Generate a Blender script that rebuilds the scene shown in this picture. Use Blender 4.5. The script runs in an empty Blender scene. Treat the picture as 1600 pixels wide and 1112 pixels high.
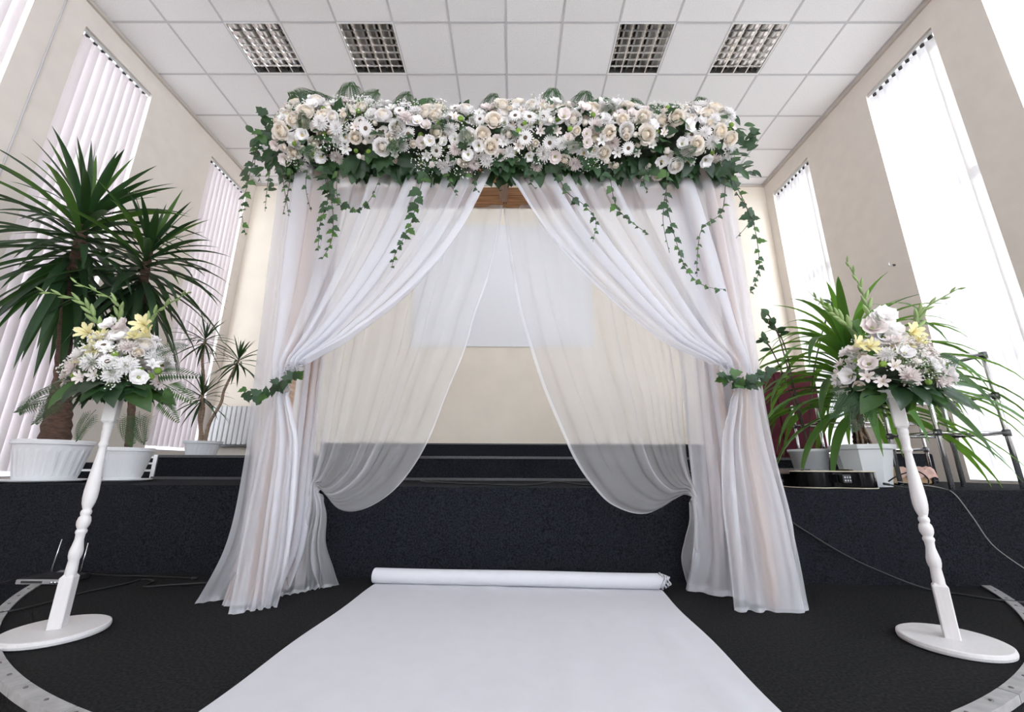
import bpy, math, random
from mathutils import Vector, Matrix, noise as mnoise
from math import sin, cos, pi, radians as R_, sqrt

sc = bpy.context.scene
COL = sc.collection
random.seed(7)

# ------------------------------------------------------------------ camera
F_PX, CX, CY = 645.0, 800.0, 556.0
CAM = Vector((0, 0, 0.60))
PITCH = math.atan(174.0 / F_PX)
ROLL = R_(0.25)
ROT = Matrix.Rotation(R_(0.2), 3, 'Z') @ Matrix.Rotation(pi / 2 + PITCH, 3, 'X') @ Matrix.Rotation(ROLL, 3, 'Z')
cd = bpy.data.cameras.new('camera')
cd.sensor_fit = 'HORIZONTAL'; cd.sensor_width = 36.0; cd.lens = F_PX * 36.0 / 1600.0
cd.clip_start = 0.02; cd.clip_end = 200
cam = bpy.data.objects.new('camera', cd); COL.objects.link(cam)
cam.matrix_world = Matrix.Translation(CAM) @ ROT.to_4x4()
sc.camera = cam

# ------------------------------------------------------------------ world, sun, exposure
w = bpy.data.worlds.new('sky'); sc.world = w; w.use_nodes = True
nt = w.node_tree; nt.nodes.clear()
bg = nt.nodes.new('ShaderNodeBackground'); wo = nt.nodes.new('ShaderNodeOutputWorld')
bg.inputs[0].default_value = (0.865, 0.90, 1.0, 1); bg.inputs[1].default_value = 6.0
nt.links.new(bg.outputs[0], wo.inputs[0])
sd = bpy.data.lights.new('sun', 'SUN'); sd.energy = 14.0; sd.angle = R_(2.0); sd.color = (1.0, 0.965, 0.93)
sun = bpy.data.objects.new('sun', sd); COL.objects.link(sun)
sun.rotation_euler = Vector((-0.80, -0.10, -0.62)).to_track_quat('-Z', 'Y').to_euler()
sc.view_settings.view_transform = 'Standard'
sc.view_settings.look = 'None'
sc.view_settings.gamma = 1.0
sc.view_settings.use_curve_mapping = False
sc.view_settings.exposure = 0.48
try:
    cy = sc.cycles
    cy.max_bounces = 12; cy.diffuse_bounces = 6; cy.glossy_bounces = 4
    cy.transmission_bounces = 6; cy.transparent_max_bounces = 40
    cy.sample_clamp_indirect = 12.0
    cy.use_denoising = True
    cy.caustics_reflective = False; cy.caustics_refractive = False
except Exception:
    pass

# ------------------------------------------------------------------ projection helpers
def ray(px, py):
    return ROT @ Vector(((px - CX) / F_PX, (CY - py) / F_PX, -1.0))
def P(px, py, depth):                 # point of that pixel at world Y = depth
    d = ray(px, py); return CAM + d * (depth / d.y)
def PZ(px, py, z):                    # ... at world height z
    d = ray(px, py); return CAM + d * ((z - CAM.z) / d.z)
def FL(px, py): return PZ(px, py, 0.004)

# ------------------------------------------------------------------ mesh helpers
WM = {}                               # world matrices of the objects
class MB:
    def __init__(s): s.v = []; s.f = []; s.mi = []
    def add(s, vs, fs, m=0):
        o = len(s.v); s.v.extend([tuple(q) for q in vs])
        for f in fs: s.f.append(tuple(i + o for i in f)); s.mi.append(m)
    def box(s, a, b, m=0, bev=0.0):
        x0, y0, z0 = a; x1, y1, z1 = b
        if bev <= 0:
            s.add([(x0,y0,z0),(x1,y0,z0),(x1,y1,z0),(x0,y1,z0),(x0,y0,z1),(x1,y0,z1),(x1,y1,z1),(x0,y1,z1)],
                  [(0,3,2,1),(4,5,6,7),(0,1,5,4),(1,2,6,5),(2,3,7,6),(3,0,4,7)], m)
        else:
            e = bev
            vs = []; fs = []
            def ring(ix, iy, z): return [(x0+ix,y0+iy+e,z),(x0+ix+e,y0+iy,z),(x1-ix-e,y0+iy,z),(x1-ix,y0+iy+e,z),(x1-ix,y1-iy-e,z),(x1-ix-e,y1-iy,z),(x0+ix+e,y1-iy,z),(x0+ix,y1-iy-e,z)]
            rings = [ring(e*.6,e*.6,z0), ring(0,0,z0+e), ring(0,0,z1-e), ring(e*.6,e*.6,z1)]
            for r in rings: vs += r
            for k in range(3):
                for i in range(8):
                    j = (i+1) % 8; fs.append((k*8+i, k*8+j, k*8+8+j, k*8+8+i))
            fs.append(tuple(range(7,-1,-1))); fs.append(tuple(range(24,32)))
            s.add(vs, fs, m)
    def tube(s, pts, r, n=6, m=0, caps=True):
        pts = [Vector(p) for p in pts]; K = len(pts)
        rs = r if isinstance(r, (list, tuple)) else [r]*K
        vs = []; fs = []
        up = Vector((0.123, 0.456, 0.88)).normalized()
        for i, p in enumerate(pts):
            t = (pts[min(i+1, K-1)] - pts[max(i-1, 0)])
            if t.length < 1e-9: t = Vector((0,0,1))
            t.normalize()
            a = t.cross(up)
            if a.length < 1e-4: a = t.cross(Vector((1,0,0)))
            a.normalize(); b = t.cross(a); up = a.cross(t).normalized() if False else up
            for k in range(n):
                q = 2*pi*k/n
                vs.append(p + a*(cos(q)*rs[i]) + b*(sin(q)*rs[i]))
        for i in range(K-1):
            for k in range(n):
                j = (k+1) % n
                fs.append((i*n+k, i*n+j, i*n+n+j, i*n+n+k))
        if caps:
            fs.append(tuple(range(n-1,-1,-1))); fs.append(tuple(range((K-1)*n, K*n)))
        s.add(vs, fs, m)
    def lathe(s, prof, c=(0,0,0), n=24, m=0, caps=True, rad=None):
        vs = []; fs = []; K = len(prof)
        for r, z in prof:
            for k in range(n):
                q = 2*pi*k/n; rr = r * (rad(k, n, z) if rad else 1)
                vs.append((c[0]+rr*cos(q), c[1]+rr*sin(q), c[2]+z))
        for i in range(K-1):
            for k in range(n):
                j = (k+1) % n
                fs.append((i*n+k, i*n+j, i*n+n+j, i*n+n+k))
        if caps:
            fs.append(tuple(range(n-1,-1,-1))); fs.append(tuple(range((K-1)*n, K*n)))
        s.add(vs, fs, m)
    def grid(s, pts, m=0):            # pts[i][j]
        a = len(pts); b = len(pts[0]); vs = [q for r in pts for q in r]
        s.add(vs, [(i*b+j, i*b+j+1, (i+1)*b+j+1, (i+1)*b+j) for i in range(a-1) for j in range(b-1)], m)
    def mesh(s, name, mats, smooth=False):
        me = bpy.data.meshes.new(name); me.from_pydata(s.v, [], s.f); me.update()
        for q in (mats if isinstance(mats, (list, tuple)) else [mats]): me.materials.append(q)
        if any(s.mi): me.polygons.foreach_set('material_index', s.mi)
        if smooth: me.polygons.foreach_set('use_smooth', [True]*len(me.polygons))
        return me
    def build(s, name, mats, parent=None, smooth=False):
        return place(name, s.mesh(name, mats, smooth), Matrix.Identity(4), parent)

def place(name, me, mat=None, parent=None):
    o = bpy.data.objects.new(name, me); COL.objects.link(o)
    mat = mat or Matrix.Identity(4)
    if parent is not None:
        o.parent = parent; o.matrix_parent_inverse = WM[parent.name].inverted()
    o.matrix_basis = mat; WM[o.name] = mat
    return o
def tag(o, label=None, cat=None, group=None, kind=None):
    if label: o['label'] = label
    if cat: o['category'] = cat
    if group: o['group'] = group
    if kind: o['kind'] = kind
    return o
def thing(name, loc, label, cat, group=None):
    o = place(name, None, Matrix.Translation(Vector(loc)))
    o.empty_display_size = 0.05
    return tag(o, label, cat, group)
def struct(o): o['kind'] = 'structure'; return o
def basis(loc, zdir, scale=1.0, spin=0.0, ydir=None):
    z = Vector(zdir).normalized()
    ref = Vector(ydir) if ydir is not None else (Vector((0,0,1)) if abs(z.z) < 0.95 else Vector((0,1,0)))
    x = ref.cross(z)
    if x.length < 1e-5: x = Vector((1,0,0))
    x.normalize(); y = z.cross(x)
    m = Matrix((x, y, z)).transposed().to_4x4()
    m = Matrix.Translation(Vector(loc)) @ m @ Matrix.Rotation(spin, 4, 'Z')
    sc_ = scale if isinstance(scale, (tuple, list)) else (scale,)*3
    return m @ Matrix.Diagonal((*sc_, 1))
def catmull(pts, n):
    K = len(pts); out = []
    for i in range(n+1):
        t = i/n*(K-1); k = min(int(t), K-2); f = t-k
        p0 = pts[max(k-1,0)]; p1 = pts[k]; p2 = pts[k+1]; p3 = pts[min(k+2,K-1)]
        out.append(0.5*((2*p1)+(p2-p0)*f+(2*p0-5*p1+4*p2-p3)*f*f+(3*p1-p0-3*p2+p3)*f*f*f))
    return out

# ------------------------------------------------------------------ materials
def newmat(name):
    m = bpy.data.materials.new(name); m.use_nodes = True; n = m.node_tree; n.nodes.clear()
    return m, n, n.nodes.new('ShaderNodeOutputMaterial')
def mat(name, col, rough=0.6, metal=0.0, nscale=0, namt=0.0, bump=0.0, bscale=None, spec=0.5, rnd=0.0, trans=0.0, tcol=None, coat=0.0, stretch=None, detail=3.0, sheen=0.0):
    m, n, out = newmat(name)
    b = n.nodes.new('ShaderNodeBsdfPrincipled')
    b.inputs['Roughness'].default_value = rough; b.inputs['Metallic'].default_value = metal
    b.inputs['Specular IOR Level'].default_value = spec; b.inputs['Coat Weight'].default_value = coat
    b.inputs['Base Color'].default_value = (*col, 1)
    src = None
    tc = n.nodes.new('ShaderNodeTexCoord'); vec = tc.outputs['Object']
    if stretch:
        mp = n.nodes.new('ShaderNodeMapping'); mp.inputs['Scale'].default_value = stretch
        n.links.new(vec, mp.inputs[0]); vec = mp.outputs[0]
    if nscale:
        t = n.nodes.new('ShaderNodeTexNoise'); t.inputs['Scale'].default_value = nscale; t.inputs['Detail'].default_value = detail
        n.links.new(vec, t.inputs['Vector'])
        r = n.nodes.new('ShaderNodeValToRGB')
        r.color_ramp.elements[0].position = 0.3; r.color_ramp.elements[1].position = 0.7
        r.color_ramp.elements[0].color = (*[max(0, c*(1-namt)) for c in col], 1)
        r.color_ramp.elements[1].color = (*[min(1, c*(1+namt)) for c in col], 1)
        n.links.new(t.outputs['Fac'], r.inputs[0]); src = r.outputs[0]
    if rnd:
        oi = n.nodes.new('ShaderNodeObjectInfo'); hs = n.nodes.new('ShaderNodeHueSaturation')
        mr = n.nodes.new('ShaderNodeMapRange'); mr.inputs[3].default_value = 1-rnd; mr.inputs[4].default_value = 1+rnd
        n.links.new(oi.outputs['Random'], mr.inputs[0]); n.links.new(mr.outputs[0], hs.inputs['Value'])
        if src: n.links.new(src, hs.inputs['Color'])
        else: hs.inputs['Color'].default_value = (*col, 1)
        src = hs.outputs[0]
    if src: n.links.new(src, b.inputs['Base Color'])
    if bump:
        t2 = n.nodes.new('ShaderNodeTexNoise'); t2.inputs['Scale'].default_value = bscale or nscale or 50; t2.inputs['Detail'].default_value = 4
        n.links.new(vec, t2.inputs['Vector'])
        bp = n.nodes.new('ShaderNodeBump'); bp.inputs['Strength'].default_value = bump; bp.inputs['Distance'].default_value = 0.01
        n.links.new(t2.outputs['Fac'], bp.inputs['Height']); n.links.new(bp.outputs[0], b.inputs['Normal'])
    last = b.outputs[0]
    if trans:
        tr = n.nodes.new('ShaderNodeBsdfTranslucent'); tr.inputs[0].default_value = (*(tcol or col), 1)
        mx = n.nodes.new('ShaderNodeMixShader'); mx.inputs[0].default_value = trans
        n.links.new(last, mx.inputs[1]); n.links.new(tr.outputs[0], mx.inputs[2]); last = mx.outputs[0]
    n.links.new(last, out.inputs[0])
    return m
def sheer(name, col, opac, tr=0.5):
    m, n, out = newmat(name)
    d = n.nodes.new('ShaderNodeBsdfDiffuse'); d.inputs[0].default_value = (*col, 1)
    t = n.nodes.new('ShaderNodeBsdfTranslucent'); t.inputs[0].default_value = (*col, 1)
    a = n.nodes.new('ShaderNodeMixShader'); a.inputs[0].default_value = tr
    n.links.new(d.outputs[0], a.inputs[1]); n.links.new(t.outputs[0], a.inputs[2])
    p = n.nodes.new('ShaderNodeBsdfTransparent')
    x = n.nodes.new('ShaderNodeMixShader'); x.inputs[0].default_value = opac
    n.links.new(p.outputs[0], x.inputs[1]); n.links.new(a.outputs[0], x.inputs[2])
    n.links.new(x.outputs[0], out.inputs[0])
    return m
def pane_mat():
    m, n, out = newmat('window_glass')
    p = n.nodes.new('ShaderNodeBsdfTransparent'); p.inputs[0].default_value = (0.96, 0.98, 0.97, 1)
    g = n.nodes.new('ShaderNodeBsdfGlossy'); g.inputs['Roughness'].default_value = 0.02
    x = n.nodes.new('ShaderNodeMixShader'); x.inputs[0].default_value = 0.06
    n.links.new(p.outputs[0], x.inputs[1]); n.links.new(g.outputs[0], x.inputs[2]); n.links.new(x.outputs[0], out.inputs[0])
    return m

M = {}
M['wall'] = mat('cream_wall_paint', (0.76, 0.70, 0.645), 0.75, nscale=6, namt=0.03, bump=0.05, bscale=60)
M['wall_back'] = mat('cream_back_wall_paint', (0.82, 0.745, 0.64), 0.75, nscale=3, namt=0.03, bump=0.05, bscale=60)
M['tile'] = mat('mineral_ceiling_tile', (0.84, 0.83, 0.84), 0.9, nscale=90, namt=0.05, bump=0.25, bscale=120, rnd=0.015)
M['tbar'] = mat('ceiling_grid_metal', (0.56, 0.55, 0.57), 0.5)
M['trim'] = mat('cornice_trim', (0.55, 0.50, 0.46), 0.6)
M['carpet'] = mat('charcoal_carpet', (0.017, 0.017, 0.0185), 0.95, nscale=110, namt=0.75, bump=0.9, bscale=400, spec=0.15, detail=6)
M['carpet_blue'] = mat('blue_charcoal_carpet', (0.0175, 0.019, 0.025), 0.95, nscale=110, namt=0.75, bump=0.9, bscale=420, spec=0.15, detail=6)
M['hall'] = mat('hall_parquet', (0.30, 0.265, 0.24), 0.5, nscale=4, namt=0.2)
M['strip'] = mat('worn_white_edging', (0.34, 0.335, 0.34), 0.5, nscale=25, namt=0.18, bump=0.1)
M['rivet'] = mat('dull_rivet', (0.12, 0.11, 0.11), 0.4, metal=0.7)
M['nosing'] = mat('grey_step_nosing', (0.075, 0.075, 0.08), 0.5, nscale=60, namt=0.2)
M['frame'] = mat('white_window_frame', (0.80, 0.80, 0.80), 0.35)
M['glass'] = pane_mat()
M['alu'] = mat('aluminium_rail', (0.75, 0.75, 0.76), 0.35, metal=0.6)
M['darkslot'] = mat('dark_slot', (0.03, 0.03, 0.03), 0.6)
M['slat_l'] = mat('pinkish_blind_fabric', (0.80, 0.735, 0.75), 0.9, trans=0.035, tcol=(0.86, 0.77, 0.79), nscale=120, namt=0.03, stretch=(1, 1, 0.05))
M['slat_r'] = mat('white_blind_fabric', (0.85, 0.84, 0.86), 0.9, trans=0.085, tcol=(0.92, 0.91, 0.93), nscale=120, namt=0.02, stretch=(1, 1, 0.05))
M['mirror'] = mat('polished_reflector', (0.86, 0.84, 0.82), 0.14, metal=1.0)
M['blade'] = mat('louvre_aluminium', (0.72, 0.70, 0.69), 0.25, metal=0.9)
M['lampdark'] = mat('lamp_housing', (0.10, 0.095, 0.09), 0.5)
M['tube'] = mat('fluorescent_tube_glass', (0.60, 0.59, 0.57), 0.25)
M['screen'] = mat('projection_screen', (0.80, 0.80, 0.83), 0.8)
M['wood'] = mat('pine_beam', (0.50, 0.26, 0.12), 0.55, nscale=9, namt=0.35, stretch=(0.6, 9, 14), bump=0.1)
M['wood_grey'] = mat('pale_pine', (0.44, 0.29, 0.21), 0.6, nscale=9, namt=0.2, stretch=(9, 0.6, 9), bump=0.1)
M['sheer'] = sheer('white_sheer', (0.84, 0.845, 0.895), 0.52, 0.40)
M['sheer_back'] = sheer('thin_white_sheer', (0.84, 0.83, 0.86), 0.32, 0.42)
M['hem'] = sheer('stitched_sheer_hem', (0.86, 0.85, 0.90), 0.45, 0.35)
M['blush'] = sheer('blush_cloth', (0.90, 0.81, 0.80), 0.45, 0.35)
M['runner'] = mat('white_runner_cloth', (0.60, 0.60, 0.64), 0.7, nscale=14, namt=0.015, bump=0.10, bscale=14, spec=0.2)
M['white_paint'] = mat('white_painted_wood', (0.66, 0.64, 0.645), 0.45, nscale=30, namt=0.03, bump=0.06, bscale=30, stretch=(4, 4, 0.5))
M['plastic'] = mat('white_plastic', (0.74, 0.75, 0.78), 0.4)
M['soil'] = mat('dark_soil', (0.035, 0.025, 0.02), 0.95, nscale=60, namt=0.5, bump=0.6)
M['bark'] = mat('brown_bark', (0.085, 0.048, 0.034), 0.9, nscale=25, namt=0.5, bump=0.9, bscale=45, stretch=(1, 1, 3))
M['bark_lt'] = mat('pale_bark', (0.26, 0.18, 0.13), 0.85, nscale=25, namt=0.35, bump=0.6, stretch=(1, 1, 3))
M['leaf_dark'] = mat('dark_glossy_leaf', (0.020, 0.046, 0.022), 0.38, rnd=0.35, trans=0.22, tcol=(0.07, 0.20, 0.03))
M['leaf'] = mat('green_leaf', (0.042, 0.100, 0.028), 0.42, rnd=0.35, trans=0.34, tcol=(0.15, 0.34, 0.04))
M['leaf_mid'] = mat('deep_green_leaf', (0.026, 0.066, 0.024), 0.45, rnd=0.35, trans=0.26, tcol=(0.09, 0.22, 0.04))
M['leaf_bright'] = mat('bright_strap_leaf', (0.075, 0.19, 0.045), 0.35, rnd=0.4, trans=0.42, tcol=(0.22, 0.46, 0.05))
M['leaf_ivy'] = mat('ivy_leaf', (0.020, 0.052, 0.022), 0.45, rnd=0.4, trans=0.25, tcol=(0.07, 0.19, 0.04))
M['leaf_lime'] = mat('lime_leaf', (0.12, 0.22, 0.035), 0.45, rnd=0.3, trans=0.3, tcol=(0.25, 0.42, 0.06))
M['stem'] = mat('brown_stem', (0.06, 0.045, 0.03), 0.7)
M['gstem'] = mat('green_stem', (0.16, 0.26, 0.075), 0.55, rnd=0.1)
M['bud'] = mat('gladiolus_bud', (0.26, 0.36, 0.14), 0.5, rnd=0.2, trans=0.2, tcol=(0.4, 0.5, 0.2))
def petal(name, c, t=0.25, rnd=0.06): return mat(name, c, 0.65, rnd=rnd, trans=t, tcol=c, spec=0.25)
M['cream'] = petal('cream_rose_petal', (0.90, 0.85, 0.79))
M['cream_in'] = petal('rose_heart_petal', (0.89, 0.81, 0.70))
M['white'] = petal('white_petal', (0.91, 0.89, 0.89))
M['pinkw'] = petal('blush_petal', (0.86, 0.79, 0.78), rnd=0.1)
M['yellow'] = petal('pale_yellow_petal', (0.84, 0.78, 0.45))
M['brown_eye'] = mat('gerbera_eye', (0.13, 0.085, 0.05), 0.8, nscale=60, namt=0.5, bump=0.5)
M['yel_eye'] = mat('yellow_eye', (0.62, 0.50, 0.20), 0.7, nscale=60, namt=0.3)
M['green_eye'] = mat('green_eye', (0.32, 0.36, 0.14), 0.7)
M['lime'] = mat('lime_button', (0.22, 0.36, 0.05), 0.7, rnd=0.2, nscale=40, namt=0.3, bump=0.6)
M['foam'] = mat('moss_core', (0.018, 0.028, 0.014), 0.95, nscale=30, namt=0.5, bump=0.9)
M['black_gloss'] = mat('black_lacquer', (0.003, 0.003, 0.004), 0.12, spec=0.12)
M['binding'] = mat('cream_binding', (0.72, 0.64, 0.50), 0.4)
M['spruce'] = mat('guitar_top', (0.006, 0.005, 0.005), 0.2, spec=0.12)
M['rosewood'] = mat('rosewood', (0.05, 0.03, 0.022), 0.5)
M['chrome'] = mat('chrome_tube', (0.80, 0.80, 0.82), 0.16, metal=0.85)
M['darkjoint'] = mat('dark_joint', (0.12, 0.12, 0.13), 0.35, metal=0.7)
M['burgundy'] = mat('burgundy_panel', (0.075, 0.012, 0.020), 0.8, spec=0.15, nscale=6, namt=0.2)
M['silver'] = mat('silver_plastic', (0.42, 0.43, 0.46), 0.3, metal=0.6)
M['blackp'] = mat('black_plastic', (0.02, 0.02, 0.022), 0.45)
M['cable'] = mat('black_cable', (0.010, 0.010, 0.011), 0.5)
M['cable_w'] = mat('grey_cable', (0.28, 0.27, 0.27), 0.5)
M['radiator'] = mat('radiator_enamel', (0.66, 0.66, 0.66), 0.35)
M['card'] = mat('cardboard', (0.50, 0.33, 0.20), 0.8, nscale=12, namt=0.1)
M['pinkcloth'] = mat('pink_cloth', (0.66, 0.43, 0.38), 0.9, nscale=20, namt=0.2)
M['greenbook'] = mat('mint_cover', (0.50, 0.66, 0.58), 0.6)

# ------------------------------------------------------------------ room shell
XL, XR, YB, YF, ZC, ZH = -4.30, 4.15, 5.90, -7.0, 5.15, -0.38
TW = 0.28
WIN = [(1.93, 2.73, 0.50), (3.13, 3.92, 0.50), (4.92, 5.72, 0.78)]
HALL_FILLW = [(-1.0, 0.5, 0.5), (-3.3, -1.8, 0.5), (-5.6, -4.1, 0.5)]          # unseen hall windows behind the camera, widened and left unblinded for more light
HALL_FILLW_L = [(-4.6, -3.6, 0.5)]  # cut to one unseen opening to keep light off the right wall
BACK_FILLW = [(-0.9, 1.1), (1.5, 3.7)]                           # end-wall windows, added out of view for frontal light
ZT = 4.86
def side_wall(name, x0, x1, hall):
    b = MB(); wins = sorted(hall + WIN); y = YF
    for (a, c, zb) in wins:
        b.box((x0, y, ZH), (x1, a, ZC)); b.box((x0, a, ZH), (x1, c, zb)); b.box((x0, a, ZT), (x1, c, ZC)); y = c
    b.box((x0, y, ZH), (x1, YB + TW, ZC)); b.box((x0, YF, ZC), (x1, YB + TW, ZC + 0.115))
    return struct(b.build(name, M['wall']))
side_wall('wall_left', XL - TW, XL, HALL_FILLW_L)
side_wall('wall_right', XR, XR + TW, HALL_FILLW)
b = MB(); b.box((XL, YB, ZH), (XR, YB + TW, ZC + 0.115)); struct(b.build('wall_back', M['wall_back']))
b = MB(); x = XL - TW
for (a, c) in BACK_FILLW:
    b.box((x, YF - TW, ZH), (a, YF, ZC)); b.box((a, YF - TW, ZH), (c, YF, 0.5)); b.box((a, YF - TW, ZT), (c, YF, ZC)); x = c
b.box((x, YF - TW, ZH), (XR + TW, YF, ZC)); b.box((XL - TW, YF - TW, ZC), (XR + TW, YF, ZC + 0.115)); struct(b.build('wall_front', M['wall']))
b = MB(); b.box((XL - TW, YF - TW, ZH - 0.15), (XR + TW, YB + TW, ZH)); struct(b.build('floor', M['hall']))
# ceiling: slab with tiles and grid bars
b = MB(); b.box((XL - TW, YF - TW, ZC + 0.115), (XR + TW, YB + TW, ZC + 0.3)); ceil = struct(b.build('ceiling', M['tile']))
GX0, GY0, TS = -0.09, 3.30, 0.60
LIGHTS = [-5, -3, 2, 4]
tb = MB(); h = TS/2 - 0.009; tb.box((-h, -h, 0.0), (h, h, 0.0118), 0, 0.003); tile_me = tb.mesh('ceiling_tile', M['tile'])
for r in range(-5, 5):
    for k in range(-8, 8):
        cx, cy_ = GX0 + TS*(k+.5), GY0 + TS*(r+.5)
        x0, x1 = max(cx-h, XL), min(cx+h, XR); y0, y1 = cy_-h, min(cy_+h, YB)
        if x1-x0 < 0.05 or y1-y0 < 0.05 or (r == 0 and k in LIGHTS): continue
        s = Matrix.Diagonal(((x1-x0)/(2*h), (y1-y0)/(2*h), 1, 1))
        place('ceiling_tile', tile_me, Matrix.Translation(((x0+x1)/2, (y0+y1)/2, ZC)) @ s, ceil)
for k in range(-7, 8):
    b = MB(); x = GX0 + TS*k; b.box((x-.011, GY0-3, ZC-.005), (x+.011, YB, ZC+.006)); b.build('grid_bar', M['tbar'], ceil)
for r in range(-5, 5):
    b = MB(); y = GY0 + TS*r; b.box((XL, y-.011, ZC-.004), (XR, y+.011, ZC+.006)); b.build('grid_bar', M['tbar'], ceil)
# cornice trims
b = MB(); b.box((XL, YF, ZC-.045), (XL+.03, YB, ZC-.006)); struct(b.build('trim_1', M['trim']))
b = MB(); b.box((XR-.03, YF, ZC-.045), (XR, YB, ZC-.006)); struct(b.build('trim_2', M['trim']))
b = MB(); b.box((XL+.03, YB-.025, ZC-.04), (XR-.03, YB, ZC-.006)); struct(b.build('trim_3', M['trim']))
b = MB(); b.tube([(XL+.008, 2.92, ZC-.05), (XL+.008, 2.92, 0.49)], 0.007, 6); struct(b.build('trim_4', M['tbar']))

# windows and blinds
wn = 0
BL = {('l', 0): 'pinkish white vertical blind cut off at the top left corner', ('l', 1): 'tall pinkish vertical blind behind the large yucca on the left wall',
      ('l', 2): 'far pinkish vertical blind on the left wall near the radiator', ('r', 0): 'white vertical blind cut off at the top right corner',
      ('r', 1): 'tall bright white vertical blind behind the chrome rack', ('r', 2): 'far bright vertical blind on the right wall behind the arching plant'}
def window(side, i, y0, y1, zb, blind=True):
    global wn
    wn += 1
    xo = XL - 0.19 if side == 'l' else XR + 0.19
    sg = 1 if side == 'l' else -1
    root = place('window_%d' % wn, None, Matrix.Translation((xo, (y0+y1)/2, zb))); struct(root)
    b = MB(); fw = 0.055
    for (a, c, d, e) in ((y0, y0+fw, zb, ZT), (y1-fw, y1, zb, ZT), (y0+fw, y1-fw, zb, zb+fw), (y0+fw, y1-fw, ZT-fw, ZT), (y0+fw, y1-fw, 1.62, 1.68), (y0+fw, y1-fw, 3.3, 3.36)):
        b.box((xo-.03, a, d), (xo+.03, c, e))
    b.build('frame', M['frame'], root)
    for (d, e) in ((zb+fw, 1.62), (1.68, 3.3), (3.36, ZT-fw)):
        b = MB(); b.box((xo-.004, y0+fw, d), (xo+.004, y1-fw, e)); b.build('pane', M['glass'], root)
    xs0 = XL - 0.16 if side == 'l' else XR
    b = MB(); b.box((xs0, y0, zb-.001), (xs0+.16, y1, zb+.012)); b.build('sill', M['frame'], root)
    if not blind: return
    xb = XL - 0.045 if side == 'l' else XR + 0.045
    bl = thing('vertical_blind', (xb, (y0+y1)/2, zb+.02), BL[(side, i)], 'blind', 'vertical window blinds')
    zr = ZT - 0.004
    b = MB(); b.box((xb-.022, y0+.012, zr-.038), (xb+.022, y1-.012, zr)); b.build('head_rail', M['alu'], bl)
    n = 9; sw = 0.100; pitch = (y1-y0-.05)/n
    key = 'slat_mesh_%s_%d' % (side, i)
    L = zr - .055 - (zb + .05)
    g = MB(); rows = []
    for a in range(2):
        rows.append([(0.010*(1-(2*t/4-1)**2), (t/4-.5)*sw, -L*a) for t in range(5)])
    g.grid(rows); me = g.mesh(key, M['slat_l' if side == 'l' else 'slat_r'], True)
    cm = MB(); cm.box((-.010, -.018, -.028), (.010, .018, 0)); cme = cm.mesh('carrier', M['darkslot'])
    rg = random.Random(wn)
    for k in range(n):
        y = y0 + .025 + pitch*(k+.5)
        ang = (R_(-22) if side == 'l' else R_(24)) + R_(rg.uniform(-5, 5))
        place('slat', me, Matrix.Translation((xb, y, zr-.055)) @ Matrix.Rotation(ang, 4, 'Z'), bl)
        place('carrier', cme, Matrix.Translation((xb, y, zr-.036)), bl)
for side in 'lr':
    for i, (a, c, zb) in enumerate(WIN): window(side, i, a, c, zb)
for (a, c, zb) in HALL_FILLW:
    window('r', 9, a, c, zb, False)
for (a, c, zb) in HALL_FILLW_L: window('l', 9, a, c, zb, False)
for (a, c) in BACK_FILLW:  # frames and panes of the added end-wall windows
    wn += 1
    root = struct(place('window_%d' % wn, None, Matrix.Translation(((a+c)/2, YF-.2, .5))))
    b = MB(); f_ = .055
    for (p, q, d, e) in ((a, a+f_, .5, ZT), (c-f_, c, .5, ZT), (a+f_, c-f_, .5, .5+f_), (a+f_, c-f_, ZT-f_, ZT), ((a+c)/2-.03, (a+c)/2+.03, .5+f_, ZT-f_)):
        b.box((p, YF-.23, d), (q, YF-.17, e))
    b.build('frame', M['frame'], root)
    for (p, q) in ((a+f_, (a+c)/2-.03), ((a+c)/2+.03, c-f_)):
        b = MB(); b.box((p, YF-.204, .5+f_), (q, YF-.196, ZT-f_)); b.build('pane', M['glass'], root)

# ------------------------------------------------------------------ platform, stage
PC, PR = Vector((0.0, 3.92, 0)), 2.925
SY, SZ = 2.48, 0.485
SK = 0.0426
def sya(x): return 2.54 - SK*x            # the stage front runs slightly askew
def PS(px, py, off):
    d = ray(px, py); return CAM + d*((2.54+off)/(d.y+SK*d.x))
n = 120
a0 = math.asin((PC.y - 2.80)/PR)
angs = [-(pi - a0) + (pi - 2*a0)*i/n for i in range(n+1)]
ring = [Vector((PC.x + PR*cos(a), PC.y + PR*sin(a), 0)) for a in angs]
b = MB(); vs = [(p.x, p.y, 0) for p in ring] + [(p.x, p.y, ZH) for p in ring]; m_ = len(ring)
b.add(vs, [tuple(range(m_)), tuple(range(2*m_-1, m_-1, -1))] + [(i, i+m_, i+1+m_, i+1) for i in range(m_-1)] + [(m_-1, 2*m_-1, m_, 0)])
plat = struct(b.build('platform', M['carpet']))
segs = 24
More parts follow.
